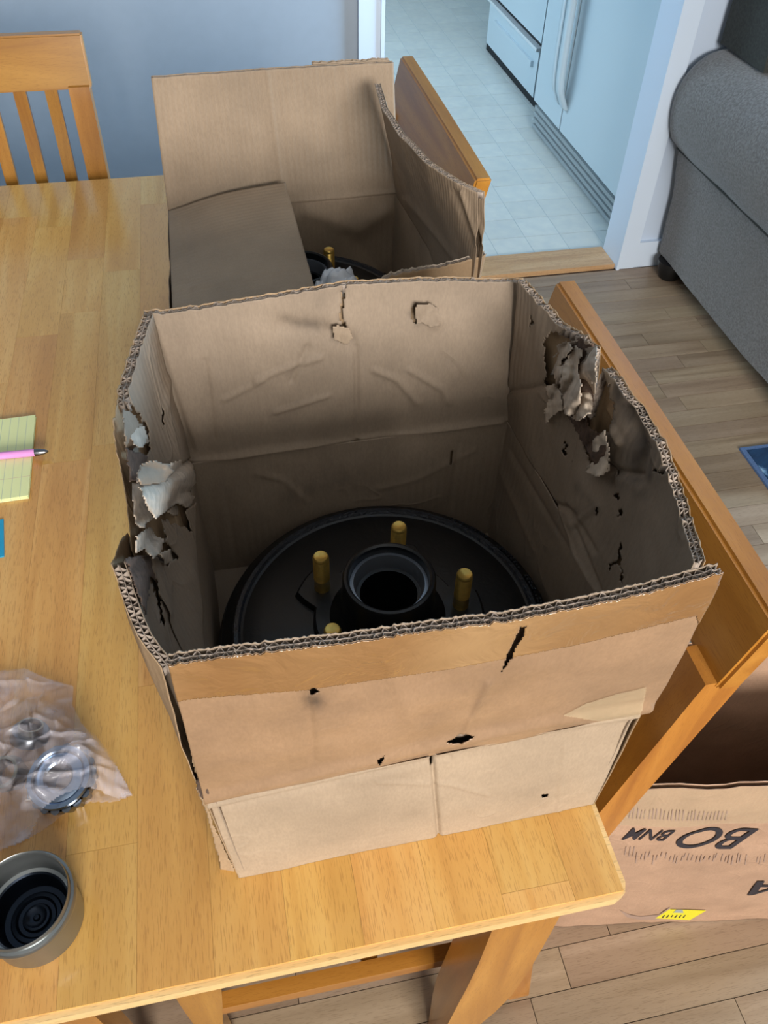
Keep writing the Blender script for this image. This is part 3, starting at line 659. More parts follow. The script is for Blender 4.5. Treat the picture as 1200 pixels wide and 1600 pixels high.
sm_cuts = [[(930, 797), (938, 790), (935, 802), (928, 806)], [(965, 802), (974, 793), (972, 803), (966, 808)], [(960, 770), (968, 774), (964, 782), (958, 778)], [(967, 855), (971, 850), (972, 880), (966, 884), (956, 884), (954, 892), (952, 880), (964, 876)], [(970, 885), (973, 885), (973, 912), (970, 908)], [(965, 735), (968, 733), (966, 745)], [(882, 690), (887, 694), (885, 710), (880, 712)], [(830, 490), (833, 492), (832, 510), (829, 508)], [(1020, 735), (1038, 728), (1042, 734), (1030, 744)]]
right = B1(rf.sheet('flap', 1, M_cardo, None, [])); right['label'] = 'right flap, gashed open with scuffed grey marks'
ri = sub(rf.sheet('inner_liner', -1, M_card, None, [pr] + sm_cuts, jagcut=6, stains=[([(960, 600), (985, 640), (1000, 700), (985, 745)], 22, .75), ([(1010, 690), (1020, 740)], 14, .8), ([(950, 620), (960, 680)], 10, .5), ([(905, 800), (925, 790)], 10, .4), ([(640 + 260, 760), (935, 800)], 8, .35), ([(930, 740), (1000, 770)], 14, .35), ([(980, 560), (1030, 650)], 12, .35)]), right, b1)
sub(rf.flutes(None, 0, .36, depth=.006), right, b1); sub(rf.flutes(None, .44, 1, depth=.007), right, b1)
pr_ = (Vector((.2245, .35, 1.0)), (1, 0, 0))
for poly, mt, lift, cr, sd in (
    ([(868, 545), (885, 532), (905, 528), (920, 532), (932, 545), (930, 590), (926, 640), (915, 648), (890, 650), (884, 610), (874, 590)], M_gap, .002, .004, 2),
    ([(862, 560), (885, 535), (915, 530), (932, 545), (931, 600), (924, 645), (902, 658), (882, 646), (870, 610)], M_torn, .004, .016, 22),
    ([(848, 575), (862, 545), (885, 533), (895, 545), (878, 562), (870, 580), (860, 586)], M_torn, .008, .009, 1),
    ([(874, 600), (880, 570), (900, 540), (910, 548), (902, 575), (908, 600), (906, 640), (895, 650), (884, 648), (880, 625)], M_torn, .010, .010, 3),
    ([(912, 545), (932, 540), (932, 570), (926, 600), (918, 590), (920, 560)], M_card, .006, .008, 4),
    ([(850, 604), (866, 600), (876, 612), (880, 640), (862, 650), (853, 662), (852, 640), (858, 622)], M_torn, .008, .007, 6),
    ([(886, 648), (912, 645), (920, 668), (938, 678), (948, 700), (950, 735), (935, 740), (922, 712), (912, 695), (898, 668)], M_gap, .001, .006, 7),
    ([(925, 690), (945, 672), (952, 700), (952, 735), (936, 745), (915, 738), (928, 715)], M_torn, .003, .008, 9)):
    sub(scrap('torn_liner', poly, pr_, mt, None, lift, cr, 2.2, None, sd), right, b1)
B1(box('bottom', X0 + .004, X1 - .004, Y0 + .004, Y1 - .004, TZ, TZ + .005, M_card, None))
# crumbled corner bits at the front left
pf = (ony(330, 1300, Y0 - .001), (0, -1, 0))
B1(scrap('crushed_corner', [(296, 1160), (306, 1176), (320, 1244), (334, 1290), (374, 1376), (346, 1360), (341, 1338), (322, 1268), (306, 1232), (310, 1218), (300, 1190)], (Vector((0, Y0 + .006, 0)), (0, -1, 0)), M_cardo, None, 0, .003, 2, None, 3, 1.5))
B1(scrap('crushed_corner', [(306, 1222), (318, 1212), (330, 1242), (320, 1252), (312, 1242)], (Vector((0, Y0 - .002, 0)), (0, -1, 0)), M_gap, None, 0, .004, 2, None, 4, 1.5))

# ------------------------------------------------------------------ brake drum
def make_drum(label):
    t = empty('brake_drum', (0, 0, 0), label, 'brake drum', 'brake drums')
    lathe('drum', [(.118, 0), (.131, 0), (.1315, .060), (.1300, .066), (.1285, .068), (.1275, .071), (.121, .0745), (.1185, .0768), (.1145, .0775), (.1110, .0755), (.106, .0765), (.096, .0778), (.050, .0790), (.030, .0790), (.030, .072), (.108, .070), (.118, .056), (.118, 0)], M_black, t, 128)
    lathe('cast_ring', [(.1125, .0762), (.1145, .0788), (.1175, .0790), (.1192, .0766)], M_blackc, t, 128)
    vs, fs = [], []       # bolt flange: five rounded lobes around the hub
    N = 180; R = []
    for k in range(N):
        a = 2 * math.pi * k / N; c = math.cos(5 * (a - math.pi / 2)); rr = .060 + .0145 * max(-.25, min(1, c * 1.6)); R.append((rr * math.cos(a), rr * math.sin(a)))
    for z, s_ in ((.0785, 1.02), (.0835, 1.0), (.0850, .975), (.0855, .5)): vs += [(x * s_, y * s_, z) for x, y in R]
    for i in range(3):
        for k in range(N): fs.append((i * N + k, i * N + (k + 1) % N, (i + 1) * N + (k + 1) % N, (i + 1) * N + k))
    sharp(mesh('bolt_flange', vs, fs, M_black, t, True), 30)
    h = lathe('hub', [(.045, .0845), (.0425, .088), (.0375, .094), (.0345, .104), (.0342, .1285), (.0330, .1305), (.0312, .1312), (.0296, .1300), (.0290, .1230), (.0262, .1225), (.0262, .1120), (.0215, .1110), (.0215, .080), (.0215, .040), (.0, .038)], M_black, t, 80)
    lathe('bearing_cup', [(.0288, .1235), (.0262, .1238), (.0240, .1150), (.0238, .1080)], M_steelr, h, 80)
    for k in range(5):
        a = math.pi / 2 + k * 2 * math.pi / 5; x, y = .05715 * math.cos(a), .05715 * math.sin(a)
        s_ = lathe('wheel_stud', [(.0, .1228), (.0046, .1228), (.0052, .1232), (.0058, .1226), (.00625, .1212)] + [(.00625 - (.00035 if q % 2 else 0), .1205 - q * .00055) for q in range(44)] + [(.0063, .086), (.0063, .080)], M_brass, t, 28, (x, y, 0))
    # raised casting characters around the rim, too worn to read: short raised bars
    bm = bmesh.new()
    for k in range(34):
        a = math.radians(18 + k * 1.6)
        if k in (9, 10, 20, 21, 22): continue
        for q in range(random.choice((1, 2, 2))):
            rr = .1222 + q * .0022; m = Matrix.Rotation(a, 4, 'Z') @ Matrix.Translation((rr, random.uniform(-.0006, .0006), .0742 - q * .0005))
            bmesh.ops.create_cube(bm, size=1, matrix=m @ Matrix.Diagonal((.0013, .0020, .0012, 1)))
    o = from_bm('casting_marks', bm, M_blackc, t); o['kind'] = 'stuff'
    return t
dz = TZ + .0055
drum = make_drum('black brake drum hub with five gold studs, lying in the near torn box')
drum.location = (.0855, .3600, dz); drum.rotation_euler = (0, 0, math.radians(-19.3))

# ------------------------------------------------------------------ far box
b2 = empty('cardboard_box', (.08, .79, TZ), 'clean open cardboard box farther back with one flap folded across, behind the torn box', 'box')
def B2(o): return sub(o, b2, b2)
x0, x1, y0, y1 = -.060, .2135, .652, .936; z2 = .893
cl, cr = ony(268, 334, y1 - .003), ony(616, 301, y1 - .003)
p = Panel([(0, (x0, y1 - t2, TZ)), (1, (x1, y1 - t2, TZ))], [(0, (x0, y1 - t2, cl.z)), (1, (x1 + .001, y1 - t2, cr.z))], (0, 1, 0), jag=0, nu=90, nv=50, crump=.003)
p.ridges([([(480, 330), (560, 355), (600, 330)], 12, -.004), ([(560, 380), (600, 430)], 8, .003)])
a = B2(p.sheet('wall', 1, M_card2, None)); sub(p.sheet('inner_liner', -1, M_card2, None), a, b2)
p = Panel([(0, (x0, y1 - t2 + .001, cl.z)), (1, (x1, y1 - t2 + .001, cr.z))], [(0, tuple(ony(236, 120, .944))), (.5, tuple(ony(420, 107, .945))), (1, tuple(ony(614, 96, .945)))], (0, 1, 0), nu=110, nv=60, jag=.0006, crump=.0012)
p.ridges([([(268, 333), (450, 318), (616, 300)], 6, -.002), ([(416, 106), (440, 285)], 3, -.0012), ([(530, 106), (545, 300)], 3, .0007)])
a = B2(p.sheet('flap', 1, M_card2, None)); a['label'] = 'back flap standing upright'; sub(p.sheet('inner_liner', -1, M_card2, None), a, b2); sub(p.flutes(None, depth=.004), a, b2)
p = Panel([(0, tuple(ony(488, 125, .952))), (1, tuple(ony(613, 125, .952)))], [(0, tuple(ony(487, 97, .953))), (.9, tuple(ony(606, 91, .953))), (1, tuple(ony(614, 100, .953)))], (0, 1, 0), t=.004, nu=60, nv=12, jag=.002, seed=3)
a2 = B2(p.sheet('outer_flap_strip', 1, M_card2, None)); sub(p.sheet('inner_liner', -1, M_card2, None), a2, b2)
# side walls
for xx, n, bl in ((x0 + t2, (-1, 0, 0), .002), (x1 - t2, (1, 0, 0), .006)):
    far = cl.z if xx < 0 else cr.z
    p = Panel([(0, (xx, y1, TZ)), (1, (xx, y0, TZ))], [(0, (xx, y1, far)), (1, (xx + (.012 if xx > 0 else 0), y0, z2))], n, jag=0, nu=90, nv=50, bulge=lambda u, v, b=bl: b * math.sin(math.pi * u) * v, crump=.0025, seed=xx * 50)
    a = B2(p.sheet('wall', 1, M_card2, None)); sub(p.sheet('inner_liner', -1, M_card2, None), a, b2)
    if xx > 0: RB = p.P[:, -1].copy()
p = Panel([(0, (x0, y0 + t2, TZ)), (1, (x1, y0 + t2, TZ))], [(0, (x0, y0 + t2, z2)), (1, (x1 + .012, y0 + t2, z2))], (0, -1, 0), jag=0, nu=90, nv=50)
a = B2(p.sheet('wall', 1, M_card2, None)); sub(p.sheet('inner_liner', -1, M_card2, None), a, b2)
# front flap with torn top edge (mostly hidden)
ftop = [(0, (x0 + .01, y0 - .004, .93)), (.52, (.105, y0 - .003, .940)), (.72, tuple(ony(612, 428, y0 - .002))), (.9, tuple(ony(700, 412, y0 - .002))), (1, tuple(ony(758, 396, y0 - .002)))]
p = Panel([(0, (x0, y0 + t2, z2)), (1, (x1 + .013, y0 + t2, z2))], ftop, (0, -1, 0), nu=160, nv=30, jag=.004, seed=40)
a = B2(p.sheet('flap', 1, M_cardo, None)); a['label'] = 'front flap with torn edge'; sub(p.sheet('inner_liner', -1, M_torn, None), a, b2); sub(p.flutes(None, depth=.005), a, b2)
# right flap: upright at the near end, leaning in at the far end
rb = [(0, tuple(RB[4])), (.5, tuple(RB[45])), (1, tuple(RB[-1]))]
rt_ = [(0, tuple(onz(590, 130, 1.030))), (.12, tuple(onz(603, 172, 1.033))), (.3, tuple(onz(628, 212, 1.036))), (.55, tuple(onz(672, 255, 1.038))), (.8, tuple(onz(718, 285, 1.038))), (1, tuple(onz(752, 300, 1.036)))]
rt_ = [(q, tuple(c)) for q, c in rt_]
p = Panel(rb, rt_, (1, 0, 0), t=.006, nu=150, nv=70, jag=.0006, seed=50, bulge=lambda u, v: .006 * math.sin(math.pi * v) * (.3 + .7 * u), crump=.0015)
p.ridges([([(640, 312), (690, 370), (720, 410)], 5, -.002), ([(715, 300), (745, 375)], 5, .002), ([(728, 300), (752, 380)], 4, -.002)])
a = B2(p.sheet('flap', 1, M_card2, None)); a['label'] = 'right flap curving inwards, corrugated edge up'; sub(p.sheet('inner_liner', -1, M_card2, None), a, b2); sub(p.flutes(None, depth=.006, pitch=.0052, drop=.0), a, b2)
# left flap folded inwards over the opening
lt = [(0, tuple(onz(446, 288, .926))), (1, (.0815, .655, .912))]
p = Panel([(0, (x0 + .001, y1 - .012, z2 + .001)), (1, (x0 + .001, y0 + .008, z2 + .001))], lt, (0, 0, -1), t=.005, nu=110, nv=60, jag=.0004, crump=.0012, bulge=lambda u, v: -.004 * math.sin(math.pi * v))
p.ridges([([(290, 350), (296, 470)], 4, .0012), ([(268, 458), (480, 420)], 4, -.001)])
a = B2(p.sheet('flap', 1, M_card2, None)); a['label'] = 'left flap folded in across the opening'; sub(p.sheet('inner_liner', -1, M_card2, None), a, b2); sub(p.flutes(None, depth=.004), a, b2)
B2(box('bottom', x0 + .004, x1 - .004, y0 + .004, y1 - .004, TZ, TZ + .005, M_card2))
d2_ = copy_tree(drum); d2_['label'] = 'second black brake drum, partly seen inside the farther box'
s2 = onz(503, 400, dz + .122); d2_.location = (.078, .797, dz)
d2_.rotation_euler = (0, 0, math.atan2(s2.y - .797, s2.x - .078) - math.pi / 2)

# plastic bag lump in far box
def film(name, pts_fn, nu, nv, mat, label, cat):
    vs = [pts_fn(i / nu, j / nv) for i in range(nu + 1) for j in range(nv + 1)]
    fs = [(i * (nv + 1) + j, (i + 1) * (nv + 1) + j, (i + 1) * (nv + 1) + j + 1, i * (nv + 1) + j + 1) for i in range(nu) for j in range(nv)]
    o = mesh(name, vs, fs, mat, None, True)
    return tag(o, label, cat)
M_bagw = plain('milky_plastic', (226, 230, 236), .25, bump=.7, nscale=60)
M_bagw.node_tree.nodes['Principled BSDF'].inputs['Alpha'].default_value = .8
def fb2(u, v):
    x = .055 + .125 * u; y = .700 + .062 * v
    k = min(1, 4.5 * u, 4.5 * (1 - u)) ** .5 * min(1, 3.5 * v, 6 * (1 - v)) ** .5
    n_ = noise.fractal(Vector((x * 38, y * 38, 5)), 1, 2, 4)
    sp = math.exp(-((u - .42) / .13) ** 2 - ((v - .72) / .22) ** 2) * .022
    return (x + .004 * n_, y + .003 * noise.noise(Vector((x * 50, y * 50, 9))), dz + .0885 + (.044 + .018 * n_ + .010 * abs(noise.noise(Vector((x * 120, y * 90, 4))))) * k + sp)
film('plastic_bag', fb2, 50, 50, M_bagw, 'milky plastic bag crumpled on the drum inside the farther box', 'bag')

# ------------------------------------------------------------------ box on the floor
O = Vector((.358, .3286, 0)); e = Vector((.9873, -.159, 0)).normalized(); nrm = Vector((e.y, -e.x, 0)); up = Vector((0, 0, 1))
b3 = empty('cardboard_box', (.56, .40, 0), 'open taped cardboard box standing on the floor at lower right, printed upside down', 'box')
def B3(o): return sub(o, b3, b3)
HT = .484; D = .19; a0, a1 = -.048, .46
def q(a, dpt, z): return tuple(O + e * a - nrm * dpt + up * z)
HB = lambda t: HT
M3n = tuple(nrm)
top = [(k / 20, q(a0 + (a1 - a0) * k / 20, .003, HT + .004 * noise.noise(Vector((k * .5, 0, 0))) + .003 * math.sin(k * .9))) for k in range(21)]
p = Panel([(0, q(a0, .003, .0008)), (1, q(a1, .003, .0008))], top, M3n, nu=150, nv=110, jag=.0015, crump=.0025, bulge=lambda u, v: .004 * math.sin(math.pi * u) * math.sin(math.pi * v))
fw3 = p
a = B3(p.sheet('wall', 1, M_card3, None)); a['label'] = 'printed and taped front wall'; sub(p.sheet('inner_liner', -1, M_card3, None), a, b3)
sub(p.sheet('clear_tape', 1, M_clear, None, [], thick=0, extra=.0008, vr=(.80, 1)), a, b3)
W3 = a
for (u0, u1, dd, nn) in ((a0, a1, D, tuple(-nrm)),):
    p = Panel([(0, q(u0, dd, .0008)), (1, q(u1, dd, .0008))], [(0, q(u0, dd, HT)), (1, q(u1, dd, HT))], nn, nu=80, nv=60, jag=.001, crump=.002)
    a = B3(p.sheet('wall', 1, M_card3, None)); sub(p.sheet('inner_liner', -1, M_card3, None), a, b3)
for aa, nn in ((a0, tuple(-e)), (a1, tuple(e))):
    p = Panel([(0, q(aa, .003, .0008)), (1, q(aa, D, .0008))], [(0, q(aa, .003, HT)), (1, q(aa, D, HT))], nn, nu=50, nv=60, jag=.001, crump=.002)
    a = B3(p.sheet('wall', 1, M_card3, None)); sub(p.sheet('inner_liner', -1, M_card3, None), a, b3)
bm = bmesh.new(); vv = [bm.verts.new(q(a_, d_, z_)) for z_ in (.001, .006) for d_ in (.006, D - .004) for a_ in (a0 + .004, a1 - .004)]
for f_ in ((0, 2, 3, 1), (4, 5, 7, 6), (0, 1, 5, 4), (2, 6, 7, 3), (0, 4, 6, 2), (1, 3, 7, 5)): bm.faces.new([vv[i] for i in f_])
B3(from_bm('bottom', bm, M_card3))
PF = O + nrm * .003
def surf3(P_, ex_=.0009):
    a_ = (P_ - O).dot(e); i_ = int(round((a_ - a0) / (a1 - a0) * fw3.nu)); j_ = int(round(P_.z / HT * fw3.nv)); i_ = max(0, min(fw3.nu, i_)); j_ = max(0, min(fw3.nv, j_))
    dd_ = max((Vector(fw3.P[min(max(i_ + u_, 0), fw3.nu), min(max(j_ + v_, 0), fw3.nv)]) - O).dot(nrm) for u_ in (-1, 0, 1) for v_ in (-1, 0, 1)) + fw3.t / 2 + .0003
    return P_ + nrm * (dd_ + ex_ - (P_ - O).dot(nrm))
def text(name, s_, pxl, pxr, py, size, shear=.3, sx=1.0, mat=None):
    cu = bpy.data.curves.new(name, 'FONT'); cu.body = s_; cu.size = size; cu.shear = shear; cu.align_x = 'LEFT'; cu.offset = .0003
    ob = bpy.data.objects.new('tmp', cu); C.objects.link(ob); dg = bpy.context.evaluated_depsgraph_get(); me = bpy.data.meshes.new_from_object(ob.evaluated_get(dg)); C.objects.unlink(ob)
    xs_ = [v.co.x for v in me.vertices]; wd = max(xs_) - min(xs_); mn = min(xs_)
    A = onplane(pxr, py, PF, nrm); B = onplane(pxl, py, PF, nrm); W = (A - B).length
    ex = (B - A).normalized(); ez = Vector((0, 0, -1)); k = W / wd
    for v in me.vertices:
        x_, y_ = (v.co.x - mn) * k, v.co.y
        v.co = surf3(A + ex * x_ + ez * y_, .0012)
    me.materials.clear(); me.materials.append(mat or M_ink); o = link(name, me, None, None); o['label'] = s_ + ' printed upside down' if s_ != 'A' else 'letter printed upside down'
    return sub(o, W3, b3)
text('lettering', 'BO', 1073, 1186, 1294, .088, .35)
text('lettering', 'BNM', 982, 1056, 1296, .052, .3)
text('lettering', 'A', 1182, 1260, 1374, .085, .35)
def decal(name, poly, mat, dep=.0006):
    vs = [surf3(onplane(a_, b_, O + nrm * .003, nrm), dep) for a_, b_ in poly]
    return sub(mesh(name, vs, [tuple(range(len(vs)))], mat), W3, b3)
lb = decal('yellow_label', [(1024, 1436), (1046, 1421), (1104, 1423), (1078, 1439)], M_yel)
decal('label_print', [(1057, 1421.5), (1074, 1422), (1068, 1427), (1052, 1426)], plain('label_grey', (150, 160, 160), .6), .0010)
for k in range(7):
    x_ = 1034 + k * 6.5; decal('label_print', [(x_, 1434.5), (x_ + 4, 1430), (x_ + 5.5, 1430.5), (x_ + 2, 1435)], M_ink, .0010)
random.seed(5)
for k in range(36):      # overprinted bar strokes
    x_ = 978 + k * 6.2 + random.uniform(-1.5, 1.5); y_ = 1334 + random.uniform(-3, 3) if k > 2 else 1325; h_ = random.uniform(6, 16)
    if 60 < k * 2 < 66: continue
    decal('bar_print', [(x_, y_), (x_ + 1.6, y_), (x_ - 1 , y_ + h_), (x_ - 2.6, y_ + h_)], M_inkp, .0006)
for k in range(26):
    x_ = 985 + k * 6.0 + random.uniform(-1, 1); decal('bar_print', [(x_, 1268 + random.uniform(-3, 3)), (x_ + 1.8, 1268), (x_ - 1, 1282), (x_ - 2.8, 1282)], M_inkp, .0006)
decal('ink_smudge', [(968, 1422), (985, 1430), (1000, 1433), (1030, 1430), (1046, 1418), (1050, 1424), (1030, 1438), (1000, 1439), (980, 1434)], M_inkp, .0006)

# ------------------------------------------------------------------ sofa
sf = empty('sofa', (1.9, 1.6, 0), 'grey chenille sofa with rolled arm standing against the wall at the right', 'sofa')
def S(o): return sub(o, sf, sf)
prof = [(1.325, .06), (1.322, .18), (1.314, .28), (1.300, .355), (1.292, .385), (1.262, .42), (1.243, .47), (1.240, .53), (1.257, .585), (1.295, .625), (1.345, .643), (1.405, .645), (1.465, .625), (1.505, .58), (1.515, .52), (1.515, .06)]
pp = spl([(a_, b_, 0) for a_, b_ in prof], 4)
vs, fs = [], []; yy = [1.10, 1.105, 1.12] + [1.12 + .985 * k / 30 for k in range(1, 30)] + [2.105, 2.120, 2.125]; sc = [.90, .97, 1.0] + [1] * 29 + [1.0, .985, .95]
for y_, s_ in zip(yy, sc):
    for p_ in pp:
        cx, cz = 1.40, .35; n_ = .004 * noise.noise(Vector((p_.x * 9, y_ * 7, p_.y * 9)))
        vs.append((cx + (p_.x - cx) * s_ + n_, y_, max(.06, cz + (p_.y - cz) * s_ + n_)))
n = len(pp)
for i in range(len(yy) - 1):
    for k in range(n): fs.append((i * n + k, i * n + (k + 1) % n, (i + 1) * n + (k + 1) % n, (i + 1) * n + k))
fs += [tuple(range(n))[::-1], tuple(range((len(yy) - 1) * n, len(yy) * n))]
arm = S(mesh('arm', vs, fs, M_sofa, None, True)); sharp(arm, 50)
seamp = [(1.2915, 1.13 + k * .05, .386) for k in range(20)] + [(1.2915, 2.118, .386)]
def tube(name, pts, rad, mat, par=None, n=8):
    vs, fs = [], []; P_ = [Vector(p) for p in pts]
    for i, p in enumerate(P_):
        t_ = (P_[min(i + 1, len(P_) - 1)] - P_[max(i - 1, 0)]).normalized(); u_ = t_.cross(Vector((0, 0, 1)) if abs(t_.z) < .9 else Vector((1, 0, 0))).normalized(); w_ = t_.cross(u_)
        for k in range(n): a_ = 2 * math.pi * k / n; vs.append(p + (u_ * math.cos(a_) + w_ * math.sin(a_)) * (rad(i / (len(P_) - 1)) if callable(rad) else rad))
    for i in range(len(P_) - 1):
        for k in range(n): fs.append((i * n + k, i * n + (k + 1) % n, (i + 1) * n + (k + 1) % n, (i + 1) * n + k))
    fs += [tuple(range(n))[::-1], tuple(range((len(P_) - 1) * n, len(P_) * n))]
    return mesh(name, vs, fs, mat, par, True)
sub(tube('piping', seamp, .0035, M_sofad), arm, sf)
S(box('seat_base', 1.516, 3.0, 1.10, 2.12, .06, .30, M_sofa, None, .02, 3))
for k in range(2): S(box('seat_cushion', 1.519 + k * .742, 2.258 + k * .742, 1.08, 1.90, .302, .45, M_sofa, None, .04, 4))
bk = [(1.86, .46), (1.90, .70), (1.93, .88), (1.97, .93), (2.05, .94), (2.11, .91), (2.125, .85), (2.125, .32)]
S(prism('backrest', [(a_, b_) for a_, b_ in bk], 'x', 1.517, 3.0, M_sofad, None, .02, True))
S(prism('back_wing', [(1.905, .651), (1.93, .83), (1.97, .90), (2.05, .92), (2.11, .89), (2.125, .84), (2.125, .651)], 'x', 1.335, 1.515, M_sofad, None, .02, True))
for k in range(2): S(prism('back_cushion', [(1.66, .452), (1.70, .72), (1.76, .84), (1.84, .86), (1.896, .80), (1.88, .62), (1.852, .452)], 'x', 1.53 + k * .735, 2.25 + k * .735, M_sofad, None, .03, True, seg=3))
for xx, yy_ in ((1.352, 2.065), (1.385, 1.2), (2.9, 2.035), (2.9, 1.2)):
    S(lathe('foot', [(0, .0005), (.030, .0005), (.038, .02), (.044, .05), (.044, .056), (0, .056)], M_foot, None, 24, (xx, yy_, .0035 if yy_ > 1.5 else .0082)))
# ------------------------------------------------------------------ rug
rg = empty('rug', (1.6, .9, 0), 'navy blue patterned rug lying on the oak floor beside the sofa', 'rug')
sub(box('pile', 1.193, 2.6, -.4, 1.272, .0008, .008, M_rug, None, .002), rg, rg)
for bx in ((1.180, 1.192, -.41, 1.284), (1.192, 2.6, 1.273, 1.284)): sub(box('border', bx[0], bx[1], bx[2], bx[3], .0008, .007, M_rugb, None, .002), rg, rg)

# ------------------------------------------------------------------ things on the table
pad = empty('notepad', (-.2275, .6305, .7502), 'yellow-green ruled notepad at the left edge of the table, under the pink pen', 'notepad')
pad.rotation_euler = (0, 0, math.radians(1.8))
for k in range(4): box('sheet', -.20 + .0004 * (k % 2), 0 - .0005 * ((k * 7) % 3), .0003 * k, .129 - .0003 * ((k * 5) % 3), .0002 + k * .0009, .0010 + k * .0009, M_paper, pad)
box('backing_board', -.2, 0.0, 0, .129, 0, .0002, M_card2, pad)
A = onz(-40, 716, .7585); B = onz(76, 705, .7585)
pen = empty('pen', A, 'pink pen with a dark metal tip, lying across the notepad', 'pen'); ddir = (B - A).normalized(); Lp = (B - A).length
def penp(name, prof, mat):
    o = lathe(name, prof, mat, pen, 20); o.rotation_euler = Vector((0, 0, 1)).rotation_difference(ddir).to_euler(); return o
penp('barrel', [(0, -.06), (.0036, -.06), (.0040, -.055), (.0040, Lp - .014)], M_pen)
penp('tip', [(.0040, Lp - .014), (.0037, Lp - .010), (.0026, Lp - .004), (.0010, Lp - .0005), (0, Lp)], M_pend)
tc_ = box('card', -.075, 0, -.05, 0, 0, .0012, M_teal); tc_.location = onz(6, 812, .7502); tc_.rotation_euler = (0, 0, .12)
tag(tc_, 'blue card corner at the left picture edge below the notepad', 'card')
# metal cap
cx_, cy_ = -.1835, .2165
cp = empty('metal_cap', (cx_, cy_, .7502), 'round zinc metal cup with stepped dark inside, bottom left of the table', 'cap')
lathe('shell', [(.0, 0), (.0285, 0), (.0295, .001), (.0300, .030), (.0312, .0315), (.0328, .034), (.0332, .0375), (.0322, .0395), (.0305, .0400), (.0302, .0440), (.0298, .0448), (.0292, .0440), (.0288, .0400), (.0283, .0250), (.0272, .0225), (.0250, .0215)], M_capo, cp, 80)
lathe('inner_cup', [(.0250, .0215), (.0238, .0205), (.0232, .0100), (.0205, .0065), (.0170, .0060), (.0160, .0075), (.0135, .0078), (.0120, .0060), (.0095, .0058), (.0085, .0080), (.0070, .0084), (.0045, .0066), (.0025, .0064), (.0015, .0078), (0, .0080)], M_capd, cp, 64)
# bearing parts
br = empty('wheel_bearing', (-.1700, .3125, .7520), 'tapered roller bearing with blue-grey ring, inside the clear bag', 'bearing')
br.rotation_euler = (math.radians(10), math.radians(-6), 0)
lathe('outer_race', [(.0235, .017), (.0240, .0185), (.0232, .0200), (.0200, .0202), (.0188, .0192), (.0185, .017), (.0185, .0165), (.0235, .0165)], M_race, br, 64)
lathe('inner_race', [(.0182, .0165), (.0182, .0185), (.0150, .0200), (.0112, .0202), (.0098, .0190), (.0096, .0), (.0125, .0), (.0145, .003), (.0165, .0150)], M_race, br, 64)
lathe('cage', [(.0245, .0150), (.0250, .0130), (.0215, .0010), (.0200, .0010)], M_roll, br, 64)
for k in range(18):
    a_ = 2 * math.pi * k / 18; o = lathe('roller', [(0, 0), (.0026, 0), (.0034, .0145), (0, .0145)], M_roll, br, 10, smooth=True)
    o.location = (.0205 * math.cos(a_), .0205 * math.sin(a_), .001); o.rotation_euler = (0, .18, a_)
nt = empty('castle_nut', (-.2120, .3270, .7520), 'small steel ring nut in the clear bag at the left edge', 'nut'); nt.rotation_euler = (math.radians(14), math.radians(-10), 0)
vs, fs = [], []; N = 48
for (rr, z, hx) in ((.0135, 0, 1), (.0135, .012, 1), (.0118, .0155, 0), (.0095, .0158, 0), (.0088, .0140, 0), (.0088, .0, 0)):
    for k in range(N):
        a_ = 2 * math.pi * k / N; s_ = rr
        if hx: s_ = rr * math.cos(math.pi / 6) / math.cos((a_ % (math.pi / 3)) - math.pi / 6)
        vs.append((s_ * math.cos(a_), s_ * math.sin(a_), z))
for i in range(5):
    for k in range(N): fs.append((i * N + k, i * N + (k + 1) % N, (i + 1) * N + (k + 1) % N, (i + 1) * N + k))
sharp(mesh('nut_body', vs, fs, M_nut, nt, True), 25)
ws = empty('washer', (-.2020, .3560, .7525), 'thick steel washer in the clear bag, behind the ring nut', 'washer'); ws.rotation_euler = (math.radians(-24), math.radians(18), 0)
lathe('ring', [(.0145, 0), (.0145, .007), (.0135, .0085), (.0095, .0085), (.0088, .007), (.0088, 0)], M_roll, ws, 48, closed=True)
lathe('collar', [(.0095, .0086), (.0095, .0130), (.0080, .0130), (.0080, .0086)], M_nut, ws, 40)
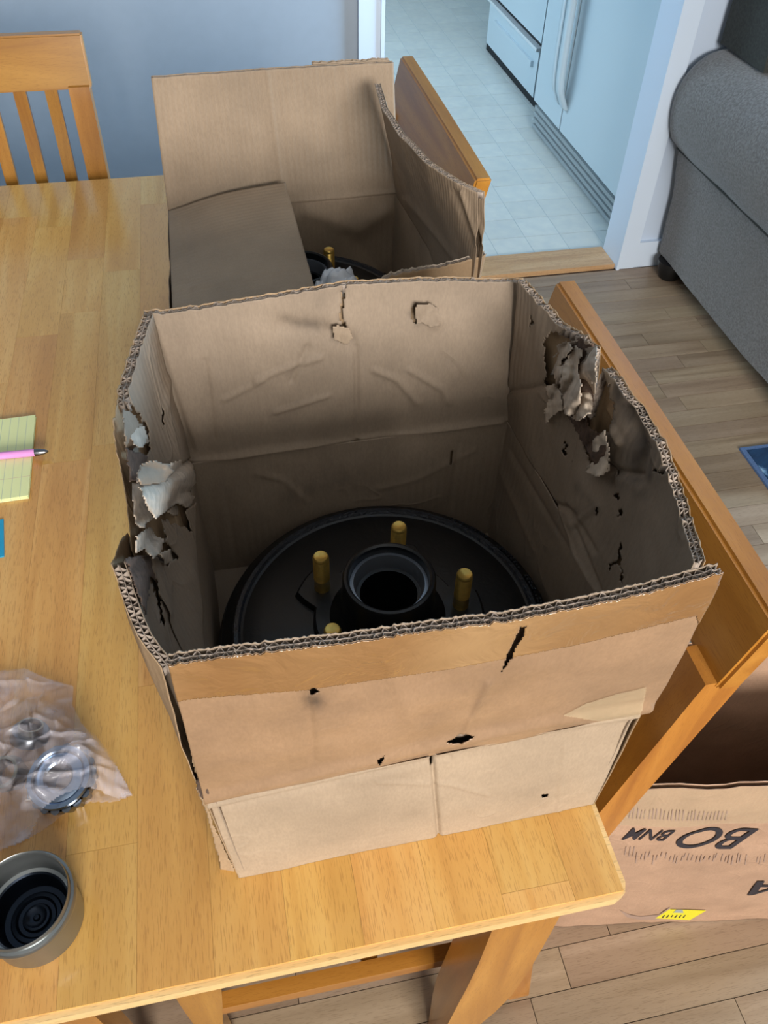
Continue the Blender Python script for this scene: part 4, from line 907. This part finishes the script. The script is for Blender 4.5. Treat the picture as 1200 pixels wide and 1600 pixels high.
# clear bag
ol = [(-60, 1060), (0, 1048), (40, 1044), (76, 1060), (117, 1072), (115, 1102), (128, 1128), (165, 1172), (190, 1208), (208, 1242), (180, 1254), (140, 1254), (108, 1266), (70, 1296), (30, 1318), (0, 1330), (-60, 1350)]
ow = [onz(a_, b_, .7515) for a_, b_ in ol]; OX = np.array([[p_.x, p_.y] for p_ in ow])
lumps = [(-.170, .3125, .0285, .0235), (-.212, .327, .019, .0195), (-.202, .356, .021, .0170)]
def lump(x, y):
    h = 0
    for (a_, b_, r_, hh) in lumps: h = max(h, hh * (1 - sm(r_, r_ + .018, math.hypot(x - a_, y - b_))))
    return h
gx = np.arange(OX[:, 0].min() - .002, OX[:, 0].max() + .002, .0011); gy = np.arange(OX[:, 1].min() - .002, OX[:, 1].max() + .002, .0011)
ccx, ccy = np.meshgrid(gx, gy, indexing='ij'); PT = np.stack([ccx.ravel(), ccy.ravel()], -1)
dist = dline(PT, [tuple(p_) for p_ in OX]).reshape(ccx.shape); ins = inpoly(PT, [tuple(p_) for p_ in OX]).reshape(ccx.shape)
bagm = empty('plastic_bag', (-.19, .34, .7502), 'clear plastic bag of bearing parts on the left of the table', 'bag')
def sheet(name, topz):
    vs, fs, idm = [], [], {}
    def V(i, j):
        if (i, j) not in idm:
            x, y = gx[i], gy[j]; dd = min(1, dist[i, j] / .012)
            w1 = noise.fractal(Vector((x * 42, y * 42, 1)), 1, 2, 4); w2 = abs(noise.noise(Vector((x * 95 + y * 60, y * 40 - x * 30, 3)))) ; w3 = abs(noise.noise(Vector((x * 30 - y * 55, y * 90, 8))))
            r1 = abs(noise.noise(Vector((x * 34 + y * 16, y * 22 - x * 12, 3)))); r2 = abs(noise.noise(Vector((x * 18 - y * 40, y * 52 + x * 20, 8))))
            if topz: z = .7512 + max(lump(x, y) + .0012, .0045 * dd) + dd * (.0022 * noise.noise(Vector((x * 30, y * 30, 1))) + .0065 * max(0, 1 - r1 * 5) + .0050 * max(0, 1 - r2 * 5))
            else: z = .7506
            idm[(i, j)] = len(vs); vs.append((x, y, z))
        return idm[(i, j)]
    for i in range(len(gx) - 1):
        for j in range(len(gy) - 1):
            if ins[i, j] and ins[i + 1, j] and ins[i, j + 1] and ins[i + 1, j + 1]: fs.append((V(i, j), V(i + 1, j), V(i + 1, j + 1), V(i, j + 1)))
    return sub(mesh(name, vs, fs, M_film, None, True), bagm, bagm)
sheet('top_film', True); sheet('bottom_film', False)
